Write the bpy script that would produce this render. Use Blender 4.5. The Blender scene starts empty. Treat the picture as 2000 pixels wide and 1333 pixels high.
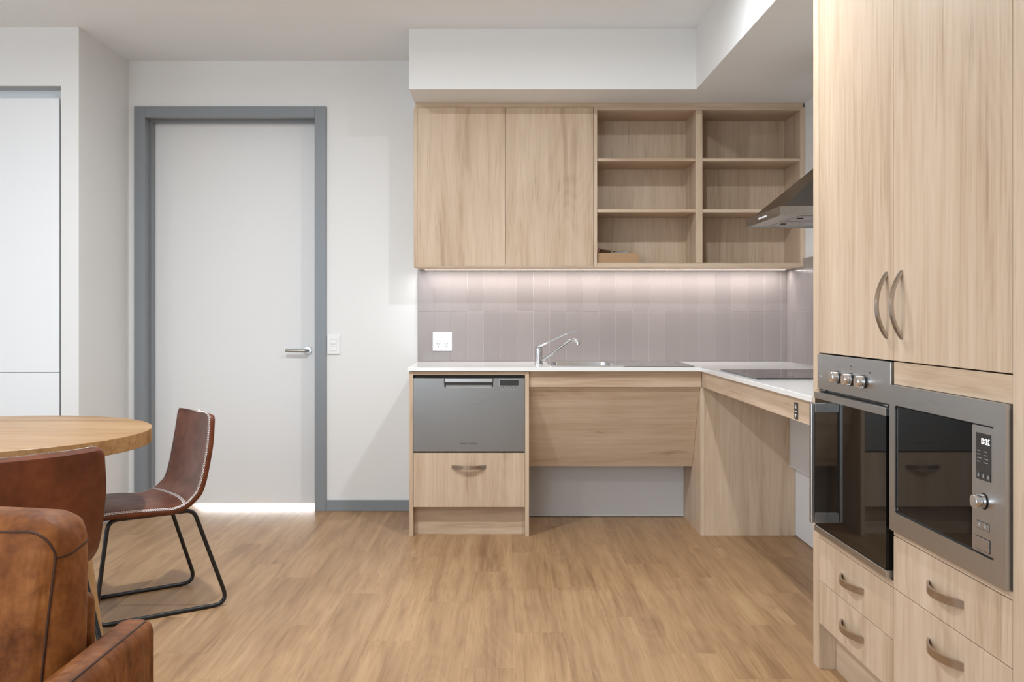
import bpy, bmesh, math, random
from mathutils import Vector, Matrix
random.seed(7)
S = bpy.context.scene
C = S.collection

# ------------------------------------------------------------------ camera
F_PX = 1871.0
CAM_H = 1.178
cam_d = bpy.data.cameras.new('camera')
cam_d.sensor_fit = 'HORIZONTAL'
cam_d.sensor_width = 36.0
cam_d.lens = F_PX / 2000.0 * 36.0
cam_d.shift_x = (1000 - 985) / 2000.0
cam_d.shift_y = -(666.5 - 620) / 2000.0
cam_d.clip_start = 0.05
cam = bpy.data.objects.new('camera', cam_d)
cam.location = (0, 0, CAM_H)
cam.rotation_euler = (math.pi / 2, 0, 0)
C.objects.link(cam)
S.camera = cam

# ------------------------------------------------------------------ world, exposure, lights
S.view_settings.view_transform = 'Standard'
S.view_settings.look = 'None'
S.view_settings.exposure = 0.28
S.view_settings.gamma = 1.0
S.view_settings.use_curve_mapping = False

W = bpy.data.worlds.new('world')
S.world = W
W.use_nodes = True
wn = W.node_tree
bg = wn.nodes['Background']
bg.inputs[0].default_value = (0.75, 0.85, 1.0, 1)
bg.inputs[1].default_value = 1.0

def area_light(name, loc, rot, sx, sy, power, col, spread=180, shape='RECTANGLE'):
    d = bpy.data.lights.new(name, 'AREA')
    d.shape = shape
    d.size = sx
    if shape in ('RECTANGLE', 'ELLIPSE'):
        d.size_y = sy
    d.energy = power
    d.color = col
    d.spread = math.radians(spread)
    o = bpy.data.objects.new(name, d)
    o.location = loc
    o.rotation_euler = rot
    C.objects.link(o)
    return o

R90 = math.pi / 2
# daylight through the two windows of the wall behind the camera and of the far left wall
area_light('window_daylight', (-2.1, -2.5, 1.45), (R90, 0, 0), 2.6, 2.1, 74, (0.84, 0.94, 1.0))
area_light('window_daylight', (-4.15, 1.6, 1.45), (R90, 0, -R90), 3.0, 2.1, 14, (0.84, 0.94, 1.0))
# recessed ceiling downlights (first two read from cast shadows, other three added for fill)
for (x, y, w) in ((0.56, 3.55, 25), (-1.09, 3.50, 36), (-1.09, 0.70, 15), (-2.8, 3.1, 7), (-2.8, 0.7, 15)):
    area_light('downlight_lamp', (x, y, 2.725), (0, 0, 0), 0.09, 0.09, w, (0.90, 0.96, 1.0), 175, 'DISK')
# LED strip under the wall cupboards
area_light('led_strip_lamp', (0.60, 5.735, 1.459), (0, 0, 0), 2.16, 0.012, 5.8, (0.97, 0.96, 0.96), 178)
# lit corridor behind the door
area_light('corridor_lamp', (-1.60, 6.45, 0.062), (-R90, 0, 0), 0.9, 0.10, 22, (0.95, 0.98, 1.0))

# ------------------------------------------------------------------ materials
class Mat:
    def __init__(s, name):
        s.m = bpy.data.materials.new(name)
        s.m.use_nodes = True
        s.t = s.m.node_tree
        s.b = s.t.nodes['Principled BSDF']
    def n(s, typ, ins=None, **kw):
        nd = s.t.nodes.new(typ)
        for k, v in kw.items():
            setattr(nd, k, v)
        for k, v in (ins or {}).items():
            s.put(nd.inputs[k], v)
        return nd
    def put(s, sock, v):
        if isinstance(v, bpy.types.NodeSocket):
            s.t.links.new(v, sock)
        else:
            sock.default_value = v
    def set(s, **kw):
        names = dict(col='Base Color', rough='Roughness', metal='Metallic', spec='Specular IOR Level',
                     normal='Normal', coat='Coat Weight', coatr='Coat Roughness', trans='Transmission Weight',
                     emit='Emission Color', es='Emission Strength', aniso='Anisotropic', sheen='Sheen Weight')
        for k, v in kw.items():
            if k in ('col', 'emit') and isinstance(v, tuple) and len(v) == 3:
                v = v + (1,)
            s.put(s.b.inputs[names[k]], v)
        return s
    def math(s, op, a, b=0.0, clamp=False):
        nd = s.n('ShaderNodeMath', {0: a, 1: b}, operation=op, use_clamp=clamp)
        return nd.outputs[0]
    def coords(s, rand=True):
        tc = s.n('ShaderNodeTexCoord')
        if not rand:
            return tc.outputs['Object']
        oi = s.n('ShaderNodeObjectInfo')
        r = oi.outputs['Random']
        cb = s.n('ShaderNodeCombineXYZ', {0: s.math('MULTIPLY', r, 17.3), 1: s.math('MULTIPLY', r, 9.7), 2: s.math('MULTIPLY', r, 23.9)})
        return s.n('ShaderNodeVectorMath', {0: tc.outputs['Object'], 1: cb.outputs[0]}, operation='ADD').outputs[0]
    def scaled(s, v, sc):
        return s.n('ShaderNodeVectorMath', {0: v, 1: sc}, operation='MULTIPLY').outputs[0]
    def noise(s, v, scale, detail=2.0, rough=0.5, dist=0.0):
        return s.n('ShaderNodeTexNoise', {'Vector': v, 'Scale': scale, 'Detail': detail, 'Roughness': rough, 'Distortion': dist}).outputs[0]
    def ramp(s, fac, stops):
        nd = s.n('ShaderNodeValToRGB', {0: fac})
        e = nd.color_ramp.elements
        while len(e) < len(stops):
            e.new(0.5)
        for el, (p, c) in zip(e, stops):
            el.position = p
            el.color = tuple(c) + (1,) if len(c) == 3 else c
        return nd.outputs[0]
    def mix(s, fac, a, b, mode='MIX'):
        nd = s.n('ShaderNodeMix', data_type='RGBA', blend_type=mode)
        s.put(nd.inputs[0], fac)
        for i, v in ((6, a), (7, b)):
            if isinstance(v, tuple) and len(v) == 3:
                v = v + (1,)
            s.put(nd.inputs[i], v)
        return nd.outputs[2]
    def maprange(s, v, a, b, c, d):
        return s.n('ShaderNodeMapRange', {0: v, 1: a, 2: b, 3: c, 4: d}).outputs[0]
    def bump(s, h, strength, dist=0.001):
        return s.n('ShaderNodeBump', {'Height': h, 'Strength': strength, 'Distance': dist}).outputs[0]

def plain(name, col, rough=0.5, metal=0.0, spec=0.5, **kw):
    return Mat(name).set(col=col, rough=rough, metal=metal, spec=spec, **kw).m

def paint(name, col, rough=0.6, bump=0.05):
    m = Mat(name)
    v = m.coords(False)
    n = m.noise(v, 260.0, 2.0)
    big = m.noise(v, 1.3, 2.0)
    c = m.mix(m.maprange(big, 0.3, 0.7, 0.0, 1.0), tuple(x * 0.985 for x in col), col)
    m.set(col=c, rough=rough, spec=0.35, normal=m.bump(n, bump, 0.0006))
    return m.m

def oak(name, axis, tone=(1, 1, 1), contrast=1.0, rough=0.45, per_piece=0.0, base=None, knots=1.0, spec=0.35):
    """pale oak; axis = grain direction 0/1/2 in object space"""
    m = Mat(name)
    v = m.coords(True)
    def sc(across, along):
        s_ = [across] * 3
        s_[axis] = along
        return m.scaled(v, tuple(s_))
    warp = m.noise(sc(3.0, 1.6), 1.0, 2.0)
    wv = m.n('ShaderNodeVectorMath', {0: sc(1.0, 0.045), 1: m.n('ShaderNodeVectorMath', {0: warp, 1: (0.05, 0.05, 0.05)}, operation='MULTIPLY').outputs[0]}, operation='ADD').outputs[0]
    n1 = m.noise(wv, 16.0, 4.0, 0.55)
    n2 = m.noise(sc(1.0, 0.02), 170.0, 4.0, 0.6)
    n5 = m.noise(wv, 48.0, 2.0, 0.5)
    n3 = m.noise(sc(1.0, 0.35), 3.2, 2.0, 0.5)
    # cathedral figure: rings of a stretched distance field
    n4 = m.noise(sc(1.0, 0.13), 5.0, 1.0, 0.4, 0.4)
    rings = m.math('SINE', m.math('MULTIPLY', n4, 120.0))
    f = m.math('ADD', m.math('MULTIPLY', n1, 0.62), m.math('MULTIPLY', n3, 0.38))
    f = m.math('ADD', f, m.math('MULTIPLY', m.math('SUBTRACT', n2, 0.5), 0.36))
    f = m.math('ADD', f, m.math('MULTIPLY', m.math('SUBTRACT', n5, 0.5), 0.34))
    f = m.math('ADD', f, m.math('MULTIPLY', rings, 0.022))
    f = m.maprange(f, 0.5 - 0.24 / contrast, 0.5 + 0.22 / contrast, 0.0, 1.0)
    b = base or ((0.415, 0.286, 0.188), (0.540, 0.402, 0.280), (0.606, 0.465, 0.338), (0.650, 0.512, 0.387))
    b = [tuple(x * t for x, t in zip(c, tone)) for c in b]
    col = m.ramp(f, [(0.0, b[0]), (0.34, b[1]), (0.66, b[2]), (1.0, b[3])])
    # knots and dark flecks, drawn out along the grain
    vo = m.n('ShaderNodeTexVoronoi', {'Vector': sc(1.0, 0.24), 'Scale': 4.3}, feature='F1')
    k = m.maprange(vo.outputs['Distance'], 0.03, 0.14, 1.0, 0.0)
    k = m.math('MULTIPLY', k, m.maprange(m.noise(sc(1.0, 0.12), 70.0, 3.0, 0.6), 0.44, 0.66, 0.0, 1.0))
    k = m.math('MULTIPLY', k, m.maprange(m.noise(v, 1.7), 0.42, 0.56, 0.0, 0.75 * knots))
    col = m.mix(k, col, tuple(x * 0.5 for x in b[0]))
    # open pores: short thin dark lines along the grain
    po = m.maprange(m.noise(sc(1.0, 0.035), 150.0, 2.0, 0.5), 0.58, 0.72, 0.0, 0.42)
    col = m.mix(po, col, b[0])
    if per_piece:
        r = m.n('ShaderNodeObjectInfo').outputs['Random']
        r2 = m.math('FRACT', m.math('MULTIPLY', r, 57.0))
        g = m.maprange(r2, 0.0, 1.0, 1.0 - per_piece, 1.0 + per_piece)
        col = m.mix(1.0, col, m.n('ShaderNodeCombineXYZ', {0: g, 1: g, 2: m.math('MULTIPLY', g, 0.995)}).outputs[0], 'MULTIPLY')
    m.set(col=col, rough=m.maprange(n2, 0.3, 0.7, rough - 0.05, rough + 0.07), spec=spec,
          normal=m.bump(n2, 0.10, 0.0006))
    return m.m

def steel(name, col, rough, axis=0, amt=0.06):
    m = Mat(name)
    v = m.coords(True)
    s_ = [1.0] * 3
    s_[axis] = 0.01
    n = m.noise(m.scaled(v, tuple(s_)), 900.0, 2.0)
    b = m.noise(m.coords(True), 2.2, 1.0)
    m.set(col=m.mix(m.maprange(n, 0.3, 0.7, 0, 1), tuple(x * 0.93 for x in col), col), metal=1.0,
          rough=m.math('ADD', m.maprange(n, 0.3, 0.7, rough - amt * 0.5, rough + amt), m.maprange(b, 0.3, 0.7, -0.02, 0.03)))
    return m.m

def leather(name, c0, c1, c2, rough, scale=1.0, wrinkle=0.0, spec=0.4):
    m = Mat(name)
    v = m.coords(True)
    a = m.noise(v, 7.0 * scale, 5.0, 0.62, 0.3)
    g = m.noise(v, 34.0 * scale, 4.0, 0.6)
    f = m.math('ADD', m.math('MULTIPLY', a, 0.68), m.math('MULTIPLY', g, 0.32))
    col = m.ramp(m.maprange(f, 0.33, 0.68, 0, 1), [(0, c0), (0.5, c1), (1, c2)])
    pores = m.n('ShaderNodeTexVoronoi', {'Vector': v, 'Scale': 420.0}, feature='F1').outputs['Distance']
    h = m.math('ADD', m.math('MULTIPLY', pores, 0.35), m.math('MULTIPLY', g, 0.6))
    nrm = m.bump(h, 0.22, 0.0012)
    if wrinkle:
        w = m.noise(m.scaled(v, (1.0, 1.0, 0.5)), 9.0, 3.0, 0.5, 0.6)
        nrm = m.n('ShaderNodeBump', {'Height': w, 'Strength': wrinkle, 'Distance': 0.02, 'Normal': nrm}).outputs[0]
    m.set(col=col, rough=m.maprange(a, 0.3, 0.7, rough + 0.08, rough - 0.05), spec=spec, normal=nrm)
    return m.m

M = {}
M['wall'] = paint('white_wall_paint', (0.80, 0.80, 0.79))
M['ceiling'] = paint('ceiling_paint', (0.89, 0.92, 0.945), 0.8)
M['cupboard'] = plain('white_lacquer', (0.83, 0.845, 0.86), 0.35)
M['door'] = paint('door_paint', (0.80, 0.80, 0.80), 0.45)
M['grey'] = paint('grey_satin_paint', (0.245, 0.265, 0.285), 0.35, 0.03)
M['lining'] = plain('white_board', (0.74, 0.755, 0.78), 0.5)
M['oak_v'] = oak('oak_vertical_grain', 2)
M['oak_h'] = oak('oak_horizontal_grain', 0)
M['oak_d'] = oak('oak_depth_grain', 1)
M['floor'] = oak('floor_oak', 1, contrast=1.0, rough=0.42, per_piece=0.05, spec=0.4,
                 base=((0.225, 0.117, 0.054), (0.322, 0.185, 0.090), (0.400, 0.238, 0.120), (0.460, 0.290, 0.155)))
M['table'] = oak('table_oak', 0, rough=0.35, contrast=1.15, knots=0.3,
                 base=((0.250, 0.120, 0.042), (0.360, 0.198, 0.082), (0.425, 0.250, 0.115), (0.465, 0.288, 0.145)))
M['stone'] = plain('white_stone', (0.84, 0.84, 0.83), 0.12)
M['tile'] = None
m = Mat('taupe_tile')
r_ = m.n('ShaderNodeObjectInfo').outputs['Random']
m.set(col=m.mix(r_, (0.275, 0.236, 0.224), (0.305, 0.262, 0.249)), rough=0.22, spec=0.5,
      normal=m.bump(m.noise(m.coords(True), 14.0, 2.0), 0.06, 0.002))
M['tile'] = m.m
M['grout'] = plain('pale_grout', (0.66, 0.60, 0.58), 0.8)
M['steel'] = steel('brushed_steel', (0.50, 0.505, 0.505), 0.30, 0, 0.02)
M['steel_v'] = steel('brushed_steel_vertical', (0.50, 0.505, 0.505), 0.28, 2)
M['hood'] = steel('hood_steel', (0.42, 0.415, 0.41), 0.26, 1)
M['sink'] = steel('sink_steel', (0.72, 0.72, 0.72), 0.20, 0, 0.03)
M['bright'] = plain('polished_metal', (0.78, 0.78, 0.79), 0.12, 1.0)
M['chrome'] = plain('chrome', (0.56, 0.56, 0.57), 0.06, 1.0)
M['nickel'] = steel('warm_nickel', (0.47, 0.41, 0.355), 0.24, 0, 0.04)
M['glass'] = plain('black_glass', (0.006, 0.006, 0.006), 0.03, 0.0, 0.22)
M['hob'] = plain('black_ceramic', (0.010, 0.010, 0.011), 0.04, 0.0, 0.9)
M['black'] = plain('black_plastic', (0.012, 0.012, 0.012), 0.4)
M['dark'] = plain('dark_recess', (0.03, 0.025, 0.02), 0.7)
M['panel_dark'] = plain('display_black', (0.014, 0.013, 0.013), 0.18)
M['display_grey'] = plain('display_grey', (0.028, 0.028, 0.029), 0.3)
M['print_grey'] = plain('print_grey', (0.30, 0.30, 0.30), 0.5)
M['print_black'] = plain('print_black', (0.012, 0.012, 0.012), 0.5)
M['powder'] = plain('black_powder_coat', (0.008, 0.008, 0.009), 0.32)
M['plastic'] = plain('white_plastic', (0.80, 0.80, 0.80), 0.3)
M['led'] = plain('led_tape', (1, 1, 1), 0.5, emit=(1.0, 0.86, 0.74), es=4.0)
M['digit'] = plain('lit_digit', (0.2, 0.2, 0.2), 0.5, emit=(1, 1, 1), es=1.3)
M['card'] = plain('cardboard', (0.40, 0.25, 0.135), 0.85)
M['carddark'] = M['card']
M['bag'] = plain('clear_plastic_bag', (0.35, 0.34, 0.34), 0.12, 0.0, 0.8)
M['chair'] = leather('brown_chair_leather', (0.078, 0.019, 0.006), (0.130, 0.033, 0.011), (0.190, 0.054, 0.020), 0.36)
M['sofa'] = leather('tan_armchair_leather', (0.098, 0.027, 0.006), (0.210, 0.067, 0.014), (0.325, 0.118, 0.029), 0.58, 1.6, 1.0, 0.22)
M['thread'] = plain('white_thread', (0.78, 0.74, 0.70), 0.8)
M['seam'] = leather('dark_seam_leather', (0.035, 0.010, 0.003), (0.05, 0.015, 0.004), (0.065, 0.02, 0.006), 0.6)
M['rubber'] = plain('black_rubber', (0.01, 0.01, 0.01), 0.7)
M['winframe'] = plain('dark_window_frame', (0.05, 0.05, 0.055), 0.4)

# ------------------------------------------------------------------ mesh helpers
def bm_box(bm, x0, x1, y0, y1, z0, z1, bev=0.0, seg=1):
    vs = [bm.verts.new(p) for p in ((x0, y0, z0), (x1, y0, z0), (x1, y1, z0), (x0, y1, z0),
                                     (x0, y0, z1), (x1, y0, z1), (x1, y1, z1), (x0, y1, z1))]
    fs = [bm.faces.new([vs[i] for i in q]) for q in ((0, 3, 2, 1), (4, 5, 6, 7), (0, 1, 5, 4), (1, 2, 6, 5), (2, 3, 7, 6), (3, 0, 4, 7))]
    if bev:
        es = set()
        for f in fs:
            es.update(f.edges)
        bmesh.ops.bevel(bm, geom=list(es), offset=bev, segments=seg, profile=0.5, affect='EDGES')
    return bm

def box(x0, x1, y0, y1, z0, z1, bev=0.0, seg=1):
    return bm_box(bmesh.new(), x0, x1, y0, y1, z0, z1, bev, seg)

def bm_prism(bm, pts, axis, a, b, bev=0.0, seg=1):
    """extrude a 2-D outline along an axis (0: pts=(y,z), 1: pts=(x,z), 2: pts=(x,y))"""
    def P(p, t):
        return ((t, p[0], p[1]), (p[0], t, p[1]), (p[0], p[1], t))[axis]
    lo = [bm.verts.new(P(p, a)) for p in pts]
    hi = [bm.verts.new(P(p, b)) for p in pts]
    fs = [bm.faces.new(lo), bm.faces.new(hi)]
    n = len(pts)
    for i in range(n):
        fs.append(bm.faces.new((lo[i], lo[(i + 1) % n], hi[(i + 1) % n], hi[i])))
    if bev:
        es = set()
        for f in fs:
            es.update(f.edges)
        bmesh.ops.bevel(bm, geom=list(es), offset=bev, segments=seg, profile=0.5, affect='EDGES')
    bmesh.ops.recalc_face_normals(bm, faces=bm.faces[:])
    return bm

def prism(pts, axis, a, b, bev=0.0, seg=1):
    return bm_prism(bmesh.new(), pts, axis, a, b, bev, seg)

def rrect(x0, x1, y0, y1, r, n=4):
    out = []
    for cx, cy, a0 in ((x1 - r, y0 + r, -90), (x1 - r, y1 - r, 0), (x0 + r, y1 - r, 90), (x0 + r, y0 + r, 180)):
        for i in range(n + 1):
            a = math.radians(a0 + 90 * i / n)
            out.append((cx + r * math.cos(a), cy + r * math.sin(a)))
    return out

def bm_frame(bm, outer, inner, axis, a, b):
    """ring between two outlines with the same number of points"""
    def P(p, t):
        return ((t, p[0], p[1]), (p[0], t, p[1]), (p[0], p[1], t))[axis]
    n = len(outer)
    L = [[bm.verts.new(P(p, t)) for p in o] for o in (outer, inner) for t in (a, b)]
    oa, ob, ia, ib = L
    for i in range(n):
        j = (i + 1) % n
        for q in ((oa, ob), (ob, ib), (ib, ia), (ia, oa)):
            bm.faces.new((q[0][i], q[0][j], q[1][j], q[1][i]))
    bmesh.ops.recalc_face_normals(bm, faces=bm.faces[:])
    return bm

def bm_tube(bm, pts, r, n=8, closed=False, caps=True):
    pts = [Vector(p) for p in pts]
    N = len(pts)
    rad = r if isinstance(r, (list, tuple)) else [r] * N
    rings = []
    up = None
    for i, p in enumerate(pts):
        if closed:
            t = pts[(i + 1) % N] - pts[i - 1]
        else:
            t = pts[min(i + 1, N - 1)] - pts[max(i - 1, 0)]
        t.normalize()
        if up is None:
            up = Vector((0, 0, 1)) if abs(t.z) < 0.9 else Vector((0, 1, 0))
        a = t.cross(up)
        if a.length < 1e-5:
            a = t.cross(Vector((1, 0, 0)))
        a.normalize()
        up = a.cross(t)
        up.normalize()
        rings.append([bm.verts.new(p + (a * math.cos(2 * math.pi * k / n) + up * math.sin(2 * math.pi * k / n)) * rad[i]) for k in range(n)])
    for i in range(N if closed else N - 1):
        A, B = rings[i], rings[(i + 1) % N]
        for k in range(n):
            bm.faces.new((A[k], A[(k + 1) % n], B[(k + 1) % n], B[k]))
    if caps and not closed:
        bm.faces.new(rings[0])
        bm.faces.new(rings[-1])
    bmesh.ops.recalc_face_normals(bm, faces=bm.faces[:])
    return bm

def tube(pts, r, n=8, closed=False):
    return bm_tube(bmesh.new(), pts, r, n, closed)

def bm_lathe(bm, prof, c, axis=2, n=28):
    """revolve (radius, height) pairs around an axis through c"""
    c = Vector(c)
    rings = []
    for (r, h) in prof:
        ring = []
        for k in range(n):
            a = 2 * math.pi * k / n
            u, v = r * math.cos(a), r * math.sin(a)
            ring.append(bm.verts.new(c + Vector(((h, u, v), (v, h, u), (u, v, h))[axis])))
        rings.append(ring)
    for A, B in zip(rings, rings[1:]):
        for k in range(n):
            bm.faces.new((A[k], A[(k + 1) % n], B[(k + 1) % n], B[k]))
    bm.faces.new(rings[0])
    bm.faces.new(rings[-1])
    bmesh.ops.recalc_face_normals(bm, faces=bm.faces[:])
    return bm

def lathe(prof, c, axis=2, n=28):
    return bm_lathe(bmesh.new(), prof, c, axis, n)

def fillet(pts, r, n=5):
    """round the inner corners of a polyline"""
    pts = [Vector(p) for p in pts]
    out = [pts[0]]
    for a, b, c in zip(pts, pts[1:], pts[2:]):
        u = (a - b).normalized()
        v = (c - b).normalized()
        ang = u.angle(v)
        d = min(r / math.tan(ang / 2), (a - b).length * 0.49, (c - b).length * 0.49)
        p, q = b + u * d, b + v * d
        for i in range(n + 1):
            t = i / n
            out.append(p * (1 - t) ** 2 + b * 2 * t * (1 - t) + q * t * t)
    out.append(pts[-1])
    return out

def obj(name, bm, mat, parent=None, local=False, smooth=None):
    me = bpy.data.meshes.new(name)
    if parent is not None and not local:
        o_ = parent
        off = Vector((0, 0, 0))
        while o_ is not None:
            off += o_.location
            o_ = o_.parent
        bmesh.ops.translate(bm, verts=bm.verts[:], vec=-off)
    bm.to_mesh(me)
    bm.free()
    me.materials.append(mat)
    if smooth is not None:
        for p in me.polygons:
            p.use_smooth = True
        if smooth < 180:
            me.set_sharp_from_angle(angle=math.radians(smooth))
    o = bpy.data.objects.new(name, me)
    C.objects.link(o)
    if parent is not None:
        o.parent = parent
    return o

def tag(o, label, cat, group=None):
    o['label'] = label
    o['category'] = cat
    if group:
        o['group'] = group
    return o

def thing(name, label, cat, loc=(0, 0, 0), rotz=0.0, group=None):
    o = bpy.data.objects.new(name, None)
    o.empty_display_size = 0.1
    o.location = loc
    o.rotation_euler = (0, 0, rotz)
    C.objects.link(o)
    return tag(o, label, cat, group)

def struct(name, bm, mat, label=None, cat=None):
    o = obj(name, bm, mat)
    o['kind'] = 'structure'
    if label:
        tag(o, label, cat)
    return o

def struct_root(name, label, cat, loc=(0, 0, 0)):
    o = thing(name, label, cat, loc)
    o['kind'] = 'structure'
    return o

def text_obj(name, s, size, mat, mtx, parent, depth=0.0003, spacing=1.0):
    cu = bpy.data.curves.new('tmp_text', 'FONT')
    cu.body = s
    cu.size = size
    cu.extrude = depth
    cu.align_x = 'CENTER'
    cu.align_y = 'CENTER'
    cu.space_character = spacing
    t = bpy.data.objects.new('tmp_text', cu)
    C.objects.link(t)
    bpy.context.view_layer.update()
    dg = bpy.context.evaluated_depsgraph_get()
    me = bpy.data.meshes.new_from_object(t.evaluated_get(dg))
    bpy.data.objects.remove(t)
    me.transform(mtx)
    me.name = name
    me.materials.clear()
    me.materials.append(mat)
    o = bpy.data.objects.new(name, me)
    C.objects.link(o)
    o.parent = parent
    return o

def handle_bm(fn, L=0.185, bow=0.031, w=0.019, t=0.006, n=18):
    """bow handle: fn(a, o, s) -> point; a along, o out of the front, s across"""
    R = (L * L / 4 + bow * bow) / (2 * bow)
    th = math.asin(L / 2 / R)
    bm = bmesh.new()
    rings = []
    for i in range(n + 1):
        a = -th + 2 * th * i / n
        pts = []
        for rr in (R, R - t):
            x, o = rr * math.sin(a), rr * math.cos(a) - (R - bow)
            pts.append((x, max(o, -0.001)))
        (xo, oo), (xi, oi) = pts
        rings.append([bm.verts.new(fn(*q)) for q in ((xo, oo, -w / 2), (xo, oo, w / 2), (xi, oi, w / 2), (xi, oi, -w / 2))])
    for A, B in zip(rings, rings[1:]):
        for k in range(4):
            bm.faces.new((A[k], A[(k + 1) % 4], B[(k + 1) % 4], B[k]))
    bm.faces.new(rings[0])
    bm.faces.new(rings[-1])
    bmesh.ops.recalc_face_normals(bm, faces=bm.faces[:])
    return bm

def join(*bms):
    out = bms[0]
    for b in bms[1:]:
        me = bpy.data.meshes.new('tmp')
        b.to_mesh(me)
        b.free()
        out.from_mesh(me)
        bpy.data.meshes.remove(me)
    return out

# ------------------------------------------------------------------ room shell
XR, YB, ZC = 1.727, 5.83, 2.737          # right wall, back wall, ceiling
XL, YN = -2.286, 5.146                   # side of the recess, face of the left wall
X0, Y0 = -4.3, -2.6                      # far left wall, wall behind the camera

# floor: slab and planks
fl = struct('floor', box(X0, 2.0, Y0, 6.9, -0.12, -0.0085), M['floor'], 'light warm oak plank floor running towards the kitchen', 'floor')
def plank_mesh(w, l):
    bm = bmesh.new()
    c = 0.0003
    lo = [bm.verts.new(p) for p in ((0, 0, -0.008), (w, 0, -0.008), (w, l, -0.008), (0, l, -0.008))]
    md = [bm.verts.new(p) for p in ((0, 0, -c), (w, 0, -c), (w, l, -c), (0, l, -c))]
    hi = [bm.verts.new(p) for p in ((c, c, 0), (w - c, c, 0), (w - c, l - c, 0), (c, l - c, 0))]
    bm.faces.new(hi)
    for A, B in ((lo, md), (md, hi)):
        for i in range(4):
            bm.faces.new((A[i], A[(i + 1) % 4], B[(i + 1) % 4], B[i]))
    return bm
PW, PL = 0.18, 1.22
cache = {}
YF0 = 0.3
for k in range(-13, 12):
    x = -0.32 + PW * k
    # end joint of the column: the joint at x=-0.32 sits at y=3.96
    off = [0.0, 0.47, 0.83, 0.21, 1.02, 0.61, 0.37, 0.92, 0.12, 0.74][k % 10]
    y = 3.964 + off - 4 * PL
    while y < 6.0:
        a, b = max(y, YF0), min(y + PL, 6.05)
        if b - a > 0.05:
            key = round(b - a, 3)
            if key not in cache:
                bm = plank_mesh(PW - 0.0001, b - a - 0.0001)
                me = bpy.data.meshes.new('plank')
                bm.to_mesh(me)
                bm.free()
                me.materials.append(M['floor'])
                cache[key] = me
            o = bpy.data.objects.new('plank', cache[key])
            o.location = (x, a, 0)
            C.objects.link(o)
            o.parent = fl
        y += PL
# remaining floor surface out of the picture
for nm, a in (('floor_field', (X0, 2.0, Y0, YF0)), ('floor_field', (X0, -0.32 - 13 * PW, YF0, 6.05)), ('floor_field', (X0, 2.0, 6.05, 6.9))):
    o = obj(nm, box(a[0], a[1], a[2], a[3], -0.0084, -0.0003), M['floor'], fl)

struct('ceiling', box(X0, 2.0, Y0, 6.9, ZC, ZC + 0.15), M['ceiling'], 'flat white plaster ceiling', 'ceiling')

# dropped soffit over the kitchen (L in plan)
ys = 5.17
struct('ceiling_soffit', prism([(-0.514, YB), (-0.514, ys), (1.036, ys), (1.052, 3.715), (1.076, 1.5), (1.09, Y0), (XR, Y0), (XR, YB)], 2, 2.409, ZC),
       M['wall'], 'white dropped bulkhead wrapping over the kitchen cupboards', 'bulkhead')

# back wall with the door opening
DX0, DX1, DZ = -2.181, -1.151, 2.390
bw = bmesh.new()
bm_box(bw, XL - 0.1, DX0 - 0.02, YB, 6.02, 0, ZC)
bm_box(bw, DX0 - 0.02, DX1 + 0.02, YB, 6.02, DZ + 0.02, ZC)
bm_box(bw, DX1 + 0.02, 1.9, YB, 6.02, 0, ZC)
wall_back = struct('wall_back', bw, M['wall'], 'white back wall holding the door and the taupe tiles', 'wall')
wall_right = struct('wall_right', box(XR, 1.9, Y0, YB, 0, ZC), M['wall'], 'white right wall behind the cooktop and range hood', 'wall')
# left wall: nib and header round the built-in cupboard
nib = bmesh.new()
bm_box(nib, -2.382, XL, YN, 6.02, 0, ZC)
bm_box(nib, X0, -2.382, YN, 6.02, 2.421, ZC)
bm_box(nib, X0, -2.382, 5.80, 6.02, 0, 2.421)
struct('wall_left', nib, M['wall'], 'white wall at left framing the built-in cupboard', 'wall')
# wall far left, with a window opening; wall behind the camera, with a window opening
wl = bmesh.new()
bm_box(wl, X0 - 0.15, X0, Y0, 0.0, 0, ZC)
bm_box(wl, X0 - 0.15, X0, 3.2, 6.02, 0, ZC)
bm_box(wl, X0 - 0.15, X0, 0.0, 3.2, 0, 0.35)
bm_box(wl, X0 - 0.15, X0, 0.0, 3.2, 2.55, ZC)
struct('wall_far_left', wl, M['wall'], 'white side wall with a wide window, outside the picture', 'wall')
wr = bmesh.new()
bm_box(wr, X0, -3.45, Y0 - 0.15, Y0, 0, ZC)
bm_box(wr, -0.75, 2.0, Y0 - 0.15, Y0, 0, ZC)
bm_box(wr, -3.45, -0.75, Y0 - 0.15, Y0, 0, 0.35)
bm_box(wr, -3.45, -0.75, Y0 - 0.15, Y0, 2.55, ZC)
struct('wall_rear', wr, M['wall'], 'white wall with a window behind the viewpoint', 'wall')
# corridor behind the door
cr = bmesh.new()
bm_box(cr, -2.5, -2.4, 6.02, 6.9, 0, ZC)
bm_box(cr, -0.9, -0.8, 6.02, 6.9, 0, ZC)
bm_box(cr, -2.5, -0.8, 6.8, 6.9, 0, ZC)
struct('wall_corridor', cr, M['wall'], 'white corridor walls behind the closed door', 'wall')

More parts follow.
